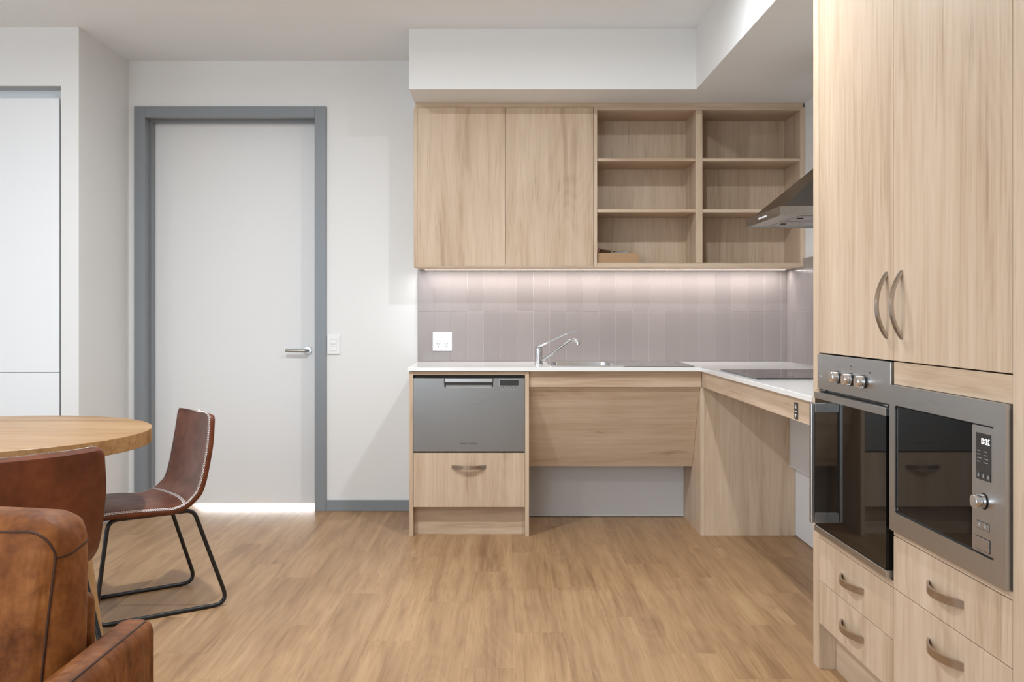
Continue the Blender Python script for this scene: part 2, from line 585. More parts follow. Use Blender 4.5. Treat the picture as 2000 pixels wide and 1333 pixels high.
# door
dr = struct_root('door_1', 'plain white door in a wide grey frame with a lever handle', 'door', (-1.666, 5.95, 0))
obj('door_leaf', box(DX0 + 0.004, DX1 - 0.004, 5.966, 6.006, 0.017, DZ - 0.004, 0.001), M['door'], dr)
AW = 0.0655
ya = YB - 0.018
obj('architrave', box(DX0 - AW, DX0, ya, YB, 0, DZ + 0.068, 0.0015), M['grey'], dr)
obj('architrave', box(DX1, DX1 + AW + 0.003, ya, YB, 0, DZ + 0.068, 0.0015), M['grey'], dr)
obj('architrave', box(DX0, DX1, ya, YB, DZ, DZ + 0.068, 0.0015), M['grey'], dr)
jb = bmesh.new()
bm_box(jb, DX0 - 0.02, DX0 - 0.004, YB - 0.008, 6.02, 0, DZ + 0.02)
bm_box(jb, DX1 + 0.004, DX1 + 0.02, YB - 0.008, 6.02, 0, DZ + 0.02)
bm_box(jb, DX0 - 0.004, DX1 + 0.004, YB - 0.008, 6.02, DZ + 0.004, DZ + 0.02)
obj('door_jamb', jb, M['grey'], dr)
st = bmesh.new()
bm_box(st, DX0 - 0.004, DX0 + 0.008, 5.905, 5.963, 0, DZ - 0.008)
bm_box(st, DX1 - 0.006, DX1 + 0.004, 5.905, 5.963, 0, DZ - 0.008)
bm_box(st, DX0 - 0.004, DX1 + 0.004, 5.905, 5.963, DZ - 0.008, DZ + 0.004)
obj('door_stop', st, M['grey'], dr)
hx, hz = -1.226, 0.971
lv = obj('lever_handle', lathe([(0.0, 0.0), (0.026, 0.0), (0.027, -0.004), (0.025, -0.010), (0.012, -0.011), (0.010, -0.045), (0.0, -0.045)], (hx, 5.966, hz), 1), M['steel'], dr, smooth=40)
lv['label'] = 'brushed steel lever handle'
lvb = bmesh.new()
bm_tube(lvb, fillet([(hx, 5.926, hz), (hx, 5.912, hz), (hx - 0.125, 5.912, hz + 0.002)], 0.014), 0.0095, 12)
obj('lever', lvb, M['steel'], lv, smooth=60)

# skirting
sk = bmesh.new()
bm_box(sk, DX1 + AW + 0.003, -0.512, YB - 0.016, YB, 0, 0.066, 0.0015)
struct('baseboard_back', sk, M['grey'], 'grey skirting board between door frame and dishwasher cabinet', 'skirting board')
struct('baseboard_left', box(XL, XL + 0.014, YN, YB, 0, 0.066, 0.0015), M['grey'], 'grey skirting board on the short left wall return', 'skirting board')

# built-in white cupboard in the left wall
cb = thing('built_in_cupboard', 'white built-in cupboard with flat handleless doors in left wall', 'cupboard', (-2.9, 5.4, 0))
obj('upper_door', box(-3.35, -2.394, YN + 0.002, YN + 0.021, 0.882, 2.357, 0.0008), M['cupboard'], cb)
obj('lower_door', box(-3.35, -2.394, YN + 0.002, YN + 0.021, 0.045, 0.879, 0.0008), M['cupboard'], cb)
obj('upper_door', box(-4.298, -3.353, YN + 0.002, YN + 0.021, 0.882, 2.357, 0.0008), M['cupboard'], cb)
obj('lower_door', box(-4.298, -3.353, YN + 0.002, YN + 0.021, 0.045, 0.879, 0.0008), M['cupboard'], cb)
obj('finger_rail', box(-4.298, -2.384, YN + 0.104, YN + 0.12, 2.30, 2.420), M['cupboard'], cb)
obj('carcass', box(-4.298, -2.386, YN + 0.06, YN + 0.09, 0.0, 2.30), M['cupboard'], cb)

# linings under the raised benches
struct('wall_lower_back', box(0.134, 1.056, 5.645, YB, 0.004, 0.62), M['lining'], 'white wall lining below the sink bench', 'wall')
struct('wall_lower_right', box(1.568, XR, 3.30, 5.16, 0.004, 0.70), M['lining'], 'white wall lining below the cooktop bench', 'wall')
sc_ = thing('service_cover', 'white raised cover box on the wall below the cooktop bench', 'cover', (1.553, 4.2, 0.373))
obj('cover_face', box(1.539, 1.5675, 3.32, 5.158, 0.373, 0.795, 0.001), M['lining'], sc_)
obj('cover_lip', box(1.5375, 1.5389, 3.32, 5.158, 0.376, 0.381), M['lining'], sc_)

# ------------------------------------------------------------------ tiles (pieces of the walls they are on)
TZ = (0.909, 1.213, 1.4655)
gr = obj('grout_bed', box(-0.527, 1.7165, 5.8225, YB, 0.908, 1.466), M['grout'], wall_back)
gr2 = obj('grout_bed', box(1.7175, XR, 4.2, YB, 0.908, 1.516), M['grout'], wall_right)
tm = {}
def tile(parent, loc, size, axis, tint):
    key = (round(size[0], 4), round(size[1], 4), axis)
    if key not in tm:
        w, h = size
        bm = box(0, w, -0.0085, 0, 0, h, 0.0012, 2) if axis == 1 else box(-0.0085, 0, -w, 0, 0, h, 0.0012, 2)
        me = bpy.data.meshes.new('tile')
        bm.to_mesh(me)
        bm.free()
        me.materials.append(M['tile'])
        tm[key] = me
    o = bpy.data.objects.new('tile', tm[key])
    o.location = loc
    C.objects.link(o)
    o.parent = parent
g = 0.0022
for row in range(2):
    z0, z1 = TZ[row] + g / 2, TZ[row + 1] - g / 2
    for i in range(23):
        a, b = -0.527 + 0.1003 * i, min(-0.527 + 0.1003 * (i + 1), 1.7155)
        jz = random.uniform(-0.0006, 0.0006)
        tile(wall_back, (a + g / 2, YB - 0.0016 + random.uniform(-.0004, .0004), z0 + jz), (b - a - g, z1 - z0), 1, 0)
    z1 = 1.516 if row else z1
    for i in range(15):
        b = 5.8205 - 0.1003 * i
        tile(wall_right, (XR - 0.0035 + random.uniform(-.0004, .0004), b - g / 2, z0), (0.1003 - g, z1 - z0), 0, 0)

# ------------------------------------------------------------------ base cabinet with dishwasher
YC = 5.1425
bc = thing('base_cabinet', 'oak base cabinet with one drawer below the dishwasher', 'cabinet', (-0.19, 5.45, 0))
obj('side_panel', box(-0.511, -0.4895, YC, 5.80, 0, 0.885, 0.0006), M['oak_v'], bc)
obj('side_panel', box(0.111, 0.1325, YC, 5.80, 0, 0.885, 0.0006), M['oak_v'], bc)
obj('top_rail', box(-0.489, 0.1105, YC + 0.001, YC + 0.03, 0.867, 0.885, 0.0006), M['oak_h'], bc)
dw = obj('drawer', box(-0.4875, 0.1095, YC, YC + 0.018, 0.158, 0.4485, 0.0006), M['oak_v'], bc)
HB = obj('handle', handle_bm(lambda a, o, s: (-0.190 + a, YC - o, 0.373 + s)), M['nickel'], dw, smooth=35)
HB['label'] = 'curved brushed nickel bow handle'
obj('kickboard', box(-0.489, 0.1105, YC + 0.059, YC + 0.075, 0, 0.156, 0.0006), M['oak_h'], bc)
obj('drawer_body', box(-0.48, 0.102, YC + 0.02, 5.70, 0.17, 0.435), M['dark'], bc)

dwr = thing('dishwasher', 'stainless steel drawer dishwasher in the oak base cabinet', 'dishwasher', (-0.19, 5.45, 0.45))
x0, x1 = -0.4885, 0.1095
# front skin with the cut-out for the handle recess
hx0, hx1, hz0 = -0.323, -0.059, 0.7975
zt, zb = 0.8500, 0.4565
sk = bmesh.new()
yf = YC - 0.002
c = 0.008
out = [(x0, zb), (x1, zb), (x1, zt), (hx1, zt), (hx1, hz0 + c), (hx1 - c, hz0), (hx0 + c, hz0), (hx0, hz0 + c), (hx0, zt), (x0, zt)]
bm_prism(sk, out, 1, yf, yf + 0.016, 0.0012, 2)
M['dw'] = steel('dishwasher_steel', (0.30, 0.303, 0.303), 0.32, 0)
obj('front_panel', sk, M['dw'], dwr)
rc = bmesh.new()
bm_prism(rc, [(hx0 + 0.001, hz0 + c), (hx0 + c, hz0 + 0.0015), (hx1 - c, hz0 + 0.0015), (hx1 - 0.001, hz0 + c), (hx1 - 0.001, zt), (hx0 + 0.001, zt)], 1, yf + 0.014, yf + 0.03)
hr_ = obj('handle_recess', rc, M['display_grey'], dwr)
obj('grip_bar', box(hx0 + 0.003, hx1 - 0.003, yf - 0.001, yf + 0.012, 0.8285, 0.8495, 0.0012, 2), M['steel'], hr_)
obj('recess_lip', prism([(yf + 0.003, hz0 + 0.001), (yf + 0.0145, hz0 + 0.001), (yf + 0.0145, hz0 + 0.016)], 0, hx0 + 0.009, hx1 - 0.009), M['steel'], hr_)  # sloping steel lip along the bottom of the recess
dp = obj('display', box(-0.0245, 0.0765, yf - 0.0012, yf + 0.002, 0.8105, 0.8415, 0.0008), M['display_grey'], dwr)
obj('display_bezel', bm_frame(bmesh.new(), rrect(-0.0275, 0.0795, 0.8075, 0.8445, 0.003), rrect(-0.0245, 0.0765, 0.8105, 0.8415, 0.002), 1, yf - 0.0016, yf + 0.001), M['steel'], dwr)
for i in range(4):
    obj('button', lathe([(0, 0), (0.0058, 0), (0.005, -0.0022), (0, -0.0022)], (-0.0075 + 0.0222 * i, yf, 0.7945), 1, 16), M['bright'], dwr, smooth=40)
for i in range(4):
    obj('button_mark', box(-0.0088 + 0.0222 * i, -0.0062 + 0.0222 * i, yf - 0.0026, yf, 0.7935, 0.8045), M['print_black'], dwr)
RX = Matrix.Rotation(R90, 4, 'X')
o = text_obj('brand_lettering', 'FISHER & PAYKEL', 0.0112, M['print_black'], Matrix.Translation(Vector((-0.191, yf - 0.0004, 0.499)) - Vector(dwr.location)) @ RX, dwr, 0.0002, 1.05)
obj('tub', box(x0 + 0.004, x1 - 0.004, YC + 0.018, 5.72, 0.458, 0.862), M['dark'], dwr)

# ------------------------------------------------------------------ bench front, modesty panel, corner support
sb = thing('sink_bench_front', 'oak fascia and sloping knee panel below the sink', 'bench panel', (0.6, 5.3, 0.33))
obj('fascia', box(0.1335, 1.0625, 5.160, 5.178, 0.801, 0.886, 0.0006), M['oak_h'], sb)
def slab_yz(x0, x1, p, q, t):
    d = Vector((q[0] - p[0], q[1] - p[1])).normalized()
    nrm = Vector((-d[1], d[0]))
    if nrm[0] < 0:
        nrm = -nrm
    pts = [p, q, (q[0] + nrm[0] * t, q[1] + nrm[1] * t), (p[0] + nrm[0] * t, p[1] + nrm[1] * t)]
    return prism(pts, 0, x0, x1, 0.0006)
kp = obj('knee_panel', slab_yz(0.1335, 1.0555, (5.172, 0.799), (5.384, 0.340), 0.016), M['oak_h'], sb)

cs = thing('corner_support', 'oak corner support box under the bench between sink and cooktop', 'bench support', (1.3, 5.3, 0))
obj('side_panel', box(1.0565, 1.0795, 5.16, 5.80, 0, 0.800, 0.0006), M['oak_v'], cs)
obj('front_panel', box(1.0805, 1.5665, 5.1605, 5.178, 0, 0.800, 0.0006), M['oak_v'], cs)

ap = thing('cooktop_bench_apron', 'oak apron board under the cooktop bench with a black switch', 'bench panel', (1.06, 4.2, 0.801))
XA = 1.0635
obj('apron_board', box(XA, XA + 0.018, 3.268, 5.158, 0.801, 0.886, 0.0006), M['oak_d'], ap)
sw = obj('height_switch', box(XA - 0.003, XA + 0.001, 3.468, 3.505, 0.807, 0.867, 0.001), M['black'], ap)
sw['label'] = 'black up and down height switch'
def tri_yz(c, s, up):
    k = 1 if up else -1
    return prism([(c[0] - s, c[1] - k * s * 0.8), (c[0] + s, c[1] - k * s * 0.8), (c[0], c[1] + k * s)], 0, XA - 0.0036, XA - 0.0028)
obj('arrow_mark', tri_yz((3.4865, 0.853), 0.0085, True), M['plastic'], sw)
obj('arrow_mark', tri_yz((3.4865, 0.819), 0.0085, False), M['plastic'], sw)
obj('switch_bar', box(XA - 0.0036, XA - 0.0028, 3.477, 3.496, 0.834, 0.838), M['plastic'], sw)
obj('bench_frame', box(XA + 0.02, 1.56, 3.30, 3.34, 0.80, 0.884), M['lining'], ap)

# ------------------------------------------------------------------ worktop (one continuous L)
def grid_slab(xs, ys, skip, z0, z1):
    bm = bmesh.new()
    V = {}
    def v(i, j, k):
        if (i, j, k) not in V:
            V[(i, j, k)] = bm.verts.new((xs[i], ys[j], (z0, z1)[k]))
        return V[(i, j, k)]
    nx, ny = len(xs) - 1, len(ys) - 1
    on = lambda i, j: 0 <= i < nx and 0 <= j < ny and (i, j) not in skip
    for i in range(nx):
        for j in range(ny):
            if not on(i, j):
                continue
            for k in (0, 1):
                bm.faces.new((v(i, j, k), v(i + 1, j, k), v(i + 1, j + 1, k), v(i, j + 1, k)))
            for (di, dj, a, b) in ((-1, 0, (i, j), (i, j + 1)), (1, 0, (i + 1, j), (i + 1, j + 1)), (0, -1, (i, j), (i + 1, j)), (0, 1, (i, j + 1), (i + 1, j + 1))):
                if not on(i + di, j + dj):
                    bm.faces.new((v(*a, 0), v(*b, 0), v(*b, 1), v(*a, 1)))
    bmesh.ops.recalc_face_normals(bm, faces=bm.faces[:])
    return bm
CT = 0.908
bx0, bx1, by0, by1 = 0.275, 0.615, 5.275, 5.665
xs = [-0.520, bx0 - 0.004, bx1 + 0.004, 1.047, 1.7175]
ysl = [3.268, 5.128, by0 - 0.004, by1 + 0.004, 5.820]
wt = obj('worktop', grid_slab(xs, ysl, {(0, 0), (1, 0), (2, 0), (1, 2)}, CT - 0.0205, CT), M['stone'])
bv = wt.modifiers.new('edge', 'BEVEL')
bv.width = 0.0015
bv.segments = 2
bv.limit_method = 'ANGLE'
tag(wt, 'white L-shaped stone worktop with a thin square edge', 'worktop')

# sink
sk = thing('sink', 'stainless steel inset sink with bowl and drainer beside the tap', 'sink', (0.65, 5.49, CT))
sx0, sx1, sy0, sy1 = 0.249, 1.053 - 0.012, 5.235, 5.745
zr = CT + 0.0045
rim = bmesh.new()
n_ = 5
bo = rrect(bx0, bx1, by0, by1, 0.045, n_)
# deck: left part ring round the bowl
bm_frame(rim, rrect(sx0, 0.645, sy0, sy1, 0.004, n_), bo, 2, CT + 0.0002, zr)
obj('rim', rim, M['sink'], sk)
bl = bmesh.new()
lv_ = [(zr, 1.0), (zr - 0.02, 0.985), (zr - 0.13, 0.95), (zr - 0.150, 0.86), (zr - 0.155, 0.2)]
cx, cy = (bx0 + bx1) / 2, (by0 + by1) / 2
rings = [[bl.verts.new((cx + (x - cx) * s_, cy + (y - cy) * s_, z)) for (x, y) in bo] for z, s_ in lv_]
for A, B in zip(rings, rings[1:]):
    for i in range(len(A)):
        bl.faces.new((A[i], A[(i + 1) % len(A)], B[(i + 1) % len(A)], B[i]))
bl.faces.new(rings[-1])
bmesh.ops.recalc_face_normals(bl, faces=bl.faces[:])
for f in bl.faces:
    f.normal_flip()
bwl = obj('bowl', bl, M['sink'], sk, smooth=40)
obj('waste', lathe([(0, 0), (0.04, 0), (0.038, 0.002), (0.02, 0.0015), (0, 0.0015)], (cx, cy, zr - 0.1545), 2), M['chrome'], bwl, smooth=40)
dn = bmesh.new()
bm_box(dn, 0.645, sx1, sy0, sy1, CT + 0.0002, CT + 0.0022)
bm_frame(dn, rrect(0.645, sx1, sy0, sy1, 0.004, 3), rrect(0.665, sx1 - 0.022, sy0 + 0.025, sy1 - 0.03, 0.03, 3), 2, CT + 0.0002, zr)
dro = obj('drainer', dn, M['sink'], sk)
for i in range(7):
    x = 0.70 + 0.048 * i
    obj('drainer_ridge', tube([(x, sy0 + 0.05, CT + 0.0025), (x, sy1 - 0.06, CT + 0.0025)], 0.004, 8), M['sink'], dro, smooth=60)

# tap
tp = thing('tap', 'chrome mixer tap with long lever on the worktop beside the sink', 'tap', (0.197, 5.49, CT))
tx, ty = 0.197, 5.49
obj('tap_body', lathe([(0, 0), (0.026, 0), (0.026, 0.005), (0.0215, 0.009), (0.0215, 0.042), (0.0225, 0.043), (0.0225, 0.047), (0.0215, 0.048), (0.0215, 0.080), (0.0225, 0.081), (0.0225, 0.084), (0.021, 0.085), (0.021, 0.094), (0.017, 0.104), (0.008, 0.109), (0, 0.109)], (tx, ty, CT)), M['chrome'], tp, smooth=35)
sp = fillet([(tx + 0.005, ty - 0.002, CT + 0.022), (tx + 0.030, ty - 0.008, CT + 0.028), (tx + 0.165, ty - 0.050, CT + 0.130), (tx + 0.205, ty - 0.064, CT + 0.142), (tx + 0.219, ty - 0.068, CT + 0.122)], 0.02, 6)
spo = obj('spout', tube(sp, 0.0100, 14), M['chrome'], tp, smooth=60)
obj('aerator', lathe([(0, 0), (0.0115, 0), (0.0115, 0.016), (0, 0.016)], (tx + 0.219, ty - 0.068, CT + 0.114), 2), M['chrome'], spo, smooth=40)
lvm = bmesh.new()
rings = []
for t, w, h in ((0.0, 0.013, 0.012), (0.10, 0.012, 0.010), (0.25, 0.008, 0.0075), (0.75, 0.008, 0.007), (0.9, 0.011, 0.012), (1.0, 0.013, 0.016)):
    p = Vector((tx - 0.006, ty, CT + 0.098)).lerp(Vector((tx + 0.214, ty - 0.06, CT + 0.204)), t)
    rings.append([lvm.verts.new(p + Vector((0, sy * w, sz * h - (0.006 if t > 0.8 else 0)))) for sy, sz in ((-1, -.5), (1, -.5), (1, .5), (-1, .5))])
for A, B in zip(rings, rings[1:]):
    for k in range(4):
        lvm.faces.new((A[k], A[(k + 1) % 4], B[(k + 1) % 4], B[k]))
lvm.faces.new(rings[0]); lvm.faces.new(rings[-1])
bmesh.ops.recalc_face_normals(lvm, faces=lvm.faces[:])
obj('lever', lvm, plain('satin_chrome', (0.36, 0.35, 0.345), 0.22, 1.0), tp)

# cooktop
ck = thing('cooktop', 'black glass cooktop set in the white worktop', 'cooktop', (1.34, 4.495, CT))
obj('glass_plate', box(1.092, 1.60, 4.150, 4.840, CT + 0.0006, CT + 0.0065, 0.0012, 2), M['hob'], ck)
for (x, y, r) in ((1.22, 4.33, 0.09), (1.22, 4.66, 0.07), (1.47, 4.33, 0.07), (1.47, 4.66, 0.09)):
    bm = bmesh.new()
    n = 40
    o_ = [(x + r * math.cos(2 * math.pi * i / n), y + r * math.sin(2 * math.pi * i / n)) for i in range(n)]
    i_ = [(x + (r - .002) * math.cos(2 * math.pi * i / n), y + (r - .002) * math.sin(2 * math.pi * i / n)) for i in range(n)]
    obj('zone_ring', bm_frame(bm, o_, i_, 2, CT + 0.0064, CT + 0.0068), M['display_grey'], ck)

# ------------------------------------------------------------------ wall cupboards, shelves
YU = 5.498
ZB, ZT = 1.4665, 2.384
wc = thing('wall_cupboard', 'oak wall cupboard with two plain doors above the tiles', 'cupboard', (0.0, 5.65, ZB))
obj('side_panel', box(-0.5195, -0.501, YU - 0.001, YB - 0.001, ZB, ZT, 0.0006), M['oak_v'], wc)
obj('door', box(-0.4995, 0.0045, YU, YU + 0.018, 1.474, ZT - 0.001, 0.0006), M['oak_v'], wc)
obj('door', box(0.0075, 0.5115, YU, YU + 0.018, 1.474, ZT - 0.001, 0.0006), M['oak_v'], wc)
obj('bottom_panel', box(-0.501, 0.5125, YU + 0.002, YB - 0.012, ZB, ZB + 0.016), M['oak_h'], wc)
obj('carcass', box(-0.499, 0.511, YU + 0.021, YB - 0.002, ZB + 0.018, ZT), M['oak_v'], wc)

sh = thing('shelf_unit', 'open oak shelf unit with six compartments beside the wall cupboard', 'shelf unit', (1.12, 5.65, ZB))
ov = M['oak_v']
obj('side_panel', box(0.514, 0.5328, YU, YB - 0.001, ZB, ZT, 0.0006), ov, sh)
obj('divider', box(1.099, 1.1375, YU, YB - 0.02, 1.490, 2.366, 0.0006), ov, sh)
obj('side_panel', box(1.6985, 1.7255, YU, YB - 0.001, ZB + 0.001, ZT, 0.0006), ov, sh)
obj('back_panel', box(0.5335, 1.698, YB - 0.019, YB - 0.001, ZB + 0.001, ZT), ov, sh)
obj('top_panel', box(0.5332, 1.698, YU, YB - 0.02, 2.3665, ZT, 0.0006), M['oak_h'], sh)
obj('bottom_panel', box(0.5332, 1.698, YU, YB - 0.02, ZB, 1.4895, 0.0006), M['oak_h'], sh)
for z in (2.084, 1.7895):
    for a, b in ((0.5334, 1.0984), (1.1381, 1.6979)):
        obj('shelf', box(a, b, YU + 0.004, YB - 0.02, z - 0.009, z + 0.009, 0.0006), M['oak_h'], sh)
fs = obj('scribe_filler', box(-0.511, 1.716, YU + 0.004, YU + 0.022, ZT + 0.0005, 2.4088, 0.0006), M['oak_h'])
tag(fs, 'narrow oak filler strip between wall cupboards and bulkhead', 'filler strip')

# LED tape under the cupboards
ld = thing('led_strip', 'thin glowing light strip under the oak wall cupboards', 'light strip', (0.6, 5.735, 1.461))
obj('channel', box(-0.49, 1.69, 5.725, 5.745, 1.4625, ZB, 0.0004), M['plastic'], ld)
obj('diffuser', box(-0.475, 1.68, 5.727, 5.743, 1.4605, 1.4626), M['led'], ld)

# cardboard box on the shelf
bxr = thing('cardboard_box', 'small open brown cardboard box on the bottom shelf', 'box', (0.652, 5.60, 1.4895))
X1, X2, Yb0, Yb1, Zb, Zt_ = 0.540, 0.772, 5.515, 5.68, 1.4897, 1.548
t = 0.003
obj('front_wall', box(X1, X2, Yb0, Yb0 + t, Zb, Zt_), M['card'], bxr)
obj('rear_wall', box(X1, X2, Yb1 - t, Yb1, Zb, Zt_ + 0.014), M['carddark'], bxr)
obj('end_wall', box(X1, X1 + t, Yb0 + t, Yb1 - t, Zb, Zt_), M['carddark'], bxr)
obj('end_wall', box(X2 - t, X2, Yb0 + t, Yb1 - t, Zb, Zt_), M['carddark'], bxr)
obj('base', box(X1 + t, X2 - t, Yb0 + t, Yb1 - t, Zb, Zb + t), M['carddark'], bxr)
def quad_slab(pts, th=0.0025):
    bm = bmesh.new()
    p = [Vector(q) for q in pts]
    nrm = (p[1] - p[0]).cross(p[3] - p[0]).normalized() * th
    lo = [bm.verts.new(q) for q in p]
    hi = [bm.verts.new(q + nrm) for q in p]
    bm.faces.new(lo); bm.faces.new(hi)
    for i in range(4):
        bm.faces.new((lo[i], lo[(i + 1) % 4], hi[(i + 1) % 4], hi[i]))
    bmesh.ops.recalc_face_normals(bm, faces=bm.faces[:])
    return bm
obj('flap', quad_slab([(X1 + .001, Yb0 + .01, Zt_), (X1 + 0.018, Yb0 + .02, Zt_ + 0.034), (X1 + 0.018, Yb1 - .02, Zt_ + 0.034), (X1 + .001, Yb1 - .01, Zt_)]), M['carddark'], bxr)
obj('flap', quad_slab([(X1, Yb1 - .004, Zt_ + .012), (X1 + 0.02, Yb1 - .04, Zt_ + 0.032), (X2 - 0.02, Yb1 - .04, Zt_ + 0.006), (X2, Yb1 - .004, Zt_ + .004)]), M['carddark'], bxr)
bg_ = thing('plastic_bag', 'crumpled clear plastic bag inside the small cardboard box', 'bag', (0.68, 5.58, Zb + 0.004))
bm = bmesh.new()
bmesh.ops.create_icosphere(bm, subdivisions=3, radius=1.0)
for v in bm.verts:
    k = 1 + 0.22 * math.sin(9 * v.co.x + 5 * v.co.y) * math.cos(7 * v.co.z + 4 * v.co.x)
    v.co = Vector((0.680 + v.co.x * 0.070 * k, 5.585 + v.co.y * 0.045 * k, 1.531 + v.co.z * 0.033 * k))
obj('bag_film', bm, M['bag'], bg_, smooth=25)
obj('bag_label', quad_slab([(0.615, 5.54, 1.548), (0.632, 5.545, 1.564), (0.632, 5.575, 1.564), (0.615, 5.57, 1.548)], 0.001), M['plastic'], bg_)

# ------------------------------------------------------------------ range hood
hd = thing('range_hood', 'stainless canopy range hood over the black cooktop', 'range hood', (1.5, 4.5, 1.6255))
HX, HZ, HY0, HY1 = 1.210, 1.6255, 4.20, 4.80
lip = bmesh.new()
bm_frame(lip, [(HX, HY0), (XR - .011, HY0), (XR - .011, HY1), (HX, HY1)], [(HX + .004, HY0 + .004), (XR - .015, HY0 + .004), (XR - .015, HY1 - .004), (HX + .004, HY1 - .004)], 2, HZ, HZ + 0.040)
obj('rim', lip, M['hood'], hd)
uf = bmesh.new()
bm_box(uf, HX + .0042, XR - .0152, HY0 + .0042, HY1 - .0042, HZ + 0.004, HZ + 0.009)
und = obj('underside', uf, M['hood'], hd)
for i in range(2):
    y = HY0 + 0.05 + i * 0.26
    fo = obj('filter', bm_frame(bmesh.new(), rrect(HX + .10, XR - .10, y, y + 0.24, 0.006, 3), rrect(HX + .112, XR - .112, y + .012, y + 0.228, 0.004, 3), 2, HZ + 0.001, HZ + 0.004), M['hood'], und)
    obj('filter_catch', box(HX + .125, HX + .150, y + .105, y + .135, HZ + 0.0015, HZ + 0.0039), M['dark'], fo)
cn = bmesh.new()
d = 0.272
k_, m_ = 0.58, 0.87
zl = HZ + 0.040
B = [(HX + .018, HY0 + .001), (XR - .011, HY0 + .001), (XR - .011, HY1 - .001), (HX + .018, HY1 - .001)]
T = [(HX + .018 + d, HY0 + k_ * d), (XR - .011, HY0 + k_ * d), (XR - .011, HY1 - k_ * d), (HX + .018 + d, HY1 - k_ * d)]
lo = [cn.verts.new((x, y, zl)) for x, y in B]
hi = [cn.verts.new((x, y, zl + m_ * d)) for x, y in T]
cn.faces.new(lo); cn.faces.new(hi)
for i in range(4):
    cn.faces.new((lo[i], lo[(i + 1) % 4], hi[(i + 1) % 4], hi[i]))
bmesh.ops.recalc_face_normals(cn, faces=cn.faces[:])
M['canopy'] = steel('canopy_steel_dark_reflection', (0.20, 0.185, 0.175), 0.22, 1)  # dark reflection on the canopy is put into its steel colour
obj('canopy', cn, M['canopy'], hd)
obj('canopy_shoulder', box(HX + .0042, XR - .012, HY0 + .0042, HY1 - .0042, zl - 0.003, zl - 0.0004), M['hood'], hd)
obj('chimney', box(HX + .02 + d, XR - .011, HY0 + k_ * d + .002, HY1 - k_ * d - .002, zl + m_ * d, 2.408, 0.001), M['hood'], hd)
for i in range(5):
    obj('button', box(HX - 0.0025, HX + 0.0005, 4.425 + 0.026 * i + (0.012 if i > 2 else 0), 4.439 + 0.026 * i + (0.012 if i > 2 else 0), HZ + 0.016, HZ + 0.024, 0.0006), M['plastic'], hd)

# ------------------------------------------------------------------ tall cabinets, oven, microwave
# local frame: x towards the camera along the fronts, y into the cabinet, z up
U = Vector((0.0085, -1.203, 0)).normalized()
ANG = math.atan2(U.y, U.x)
ORG = Vector((1.0535, 3.206, 0))
def tall_thing(name, label, cat, u, z=0.0):
    return thing(name, label, cat, tuple(ORG + U * u + Vector((0, 0, z))), ANG)
def tobj(name, bm, mat, root, u0, z0=0.0, parent=None, smooth=None):
    bmesh.ops.translate(bm, verts=bm.verts[:], vec=(-u0, 0, -z0))
    return obj(name, bm, mat, parent or root, True, smooth)
TOP = 2.4085
G = 0.0011
def cabinet_drawer(root, u0, a, b, z0, z1, hz_):
    dr_ = tobj('drawer', box(a + G, b - G, 0, 0.018, z0 + G, z1 - G, 0.0006), M['oak_v'], root, u0)
    hh = tobj('handle', handle_bm(lambda p, o, s: ((a + b) / 2 + p, -o, hz_ + s)), M['nickel'], root, u0, 0, dr_, 35)
    hh['label'] = 'curved brushed nickel bow handle'
def cabinet_door(root, u0, a, b, z0, z1, hu):
    d_ = tobj('door', box(a + G, b - G, 0, 0.018, z0, z1, 0.0006), M['oak_v'], root, u0)
    hh = tobj('handle', handle_bm(lambda p, o, s: (hu + s, -o, 1.211 + p)), M['nickel'], root, u0, 0, d_, 35)
    hh['label'] = 'curved brushed nickel bow handle'

oc = tall_thing('tall_oven_cabinet', 'tall oak cabinet housing the black glass wall oven', 'cabinet', 0.3)
u0 = 0.3
tobj('end_panel', box(-0.0600, -0.0015, 0, 0.60, 0, TOP, 0.0006), M['oak_v'], oc, u0)
cabinet_door(oc, u0, 0.0, 0.602, 1.060, TOP - 0.003, 0.556)
cabinet_drawer(oc, u0, 0.0, 0.602, 0.298, 0.4412, 0.3697)
cabinet_drawer(oc, u0, 0.0, 0.602, 0.155, 0.298, 0.2265)
tobj('rail', box(0.0, 0.5995, 0.0004, 0.018, 0.4425, 0.4585, 0.0005), M['oak_h'], oc, u0)
tobj('kickboard', box(0.0, 0.602, 0.056, 0.072, 0, 0.15), M['oak_h'], oc, u0)
tobj('kick_return', box(0.0006, 0.0012, 0.0165, 0.0555, 0, 0.153), M['oak_v'], oc, u0)
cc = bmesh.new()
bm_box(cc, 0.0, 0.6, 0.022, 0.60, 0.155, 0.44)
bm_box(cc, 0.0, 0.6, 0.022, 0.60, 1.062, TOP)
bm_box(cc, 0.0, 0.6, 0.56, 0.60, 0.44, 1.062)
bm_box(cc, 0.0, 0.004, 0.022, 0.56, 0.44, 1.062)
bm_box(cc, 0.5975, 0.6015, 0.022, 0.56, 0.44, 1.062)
tobj('carcass', cc, M['dark'], oc, u0)

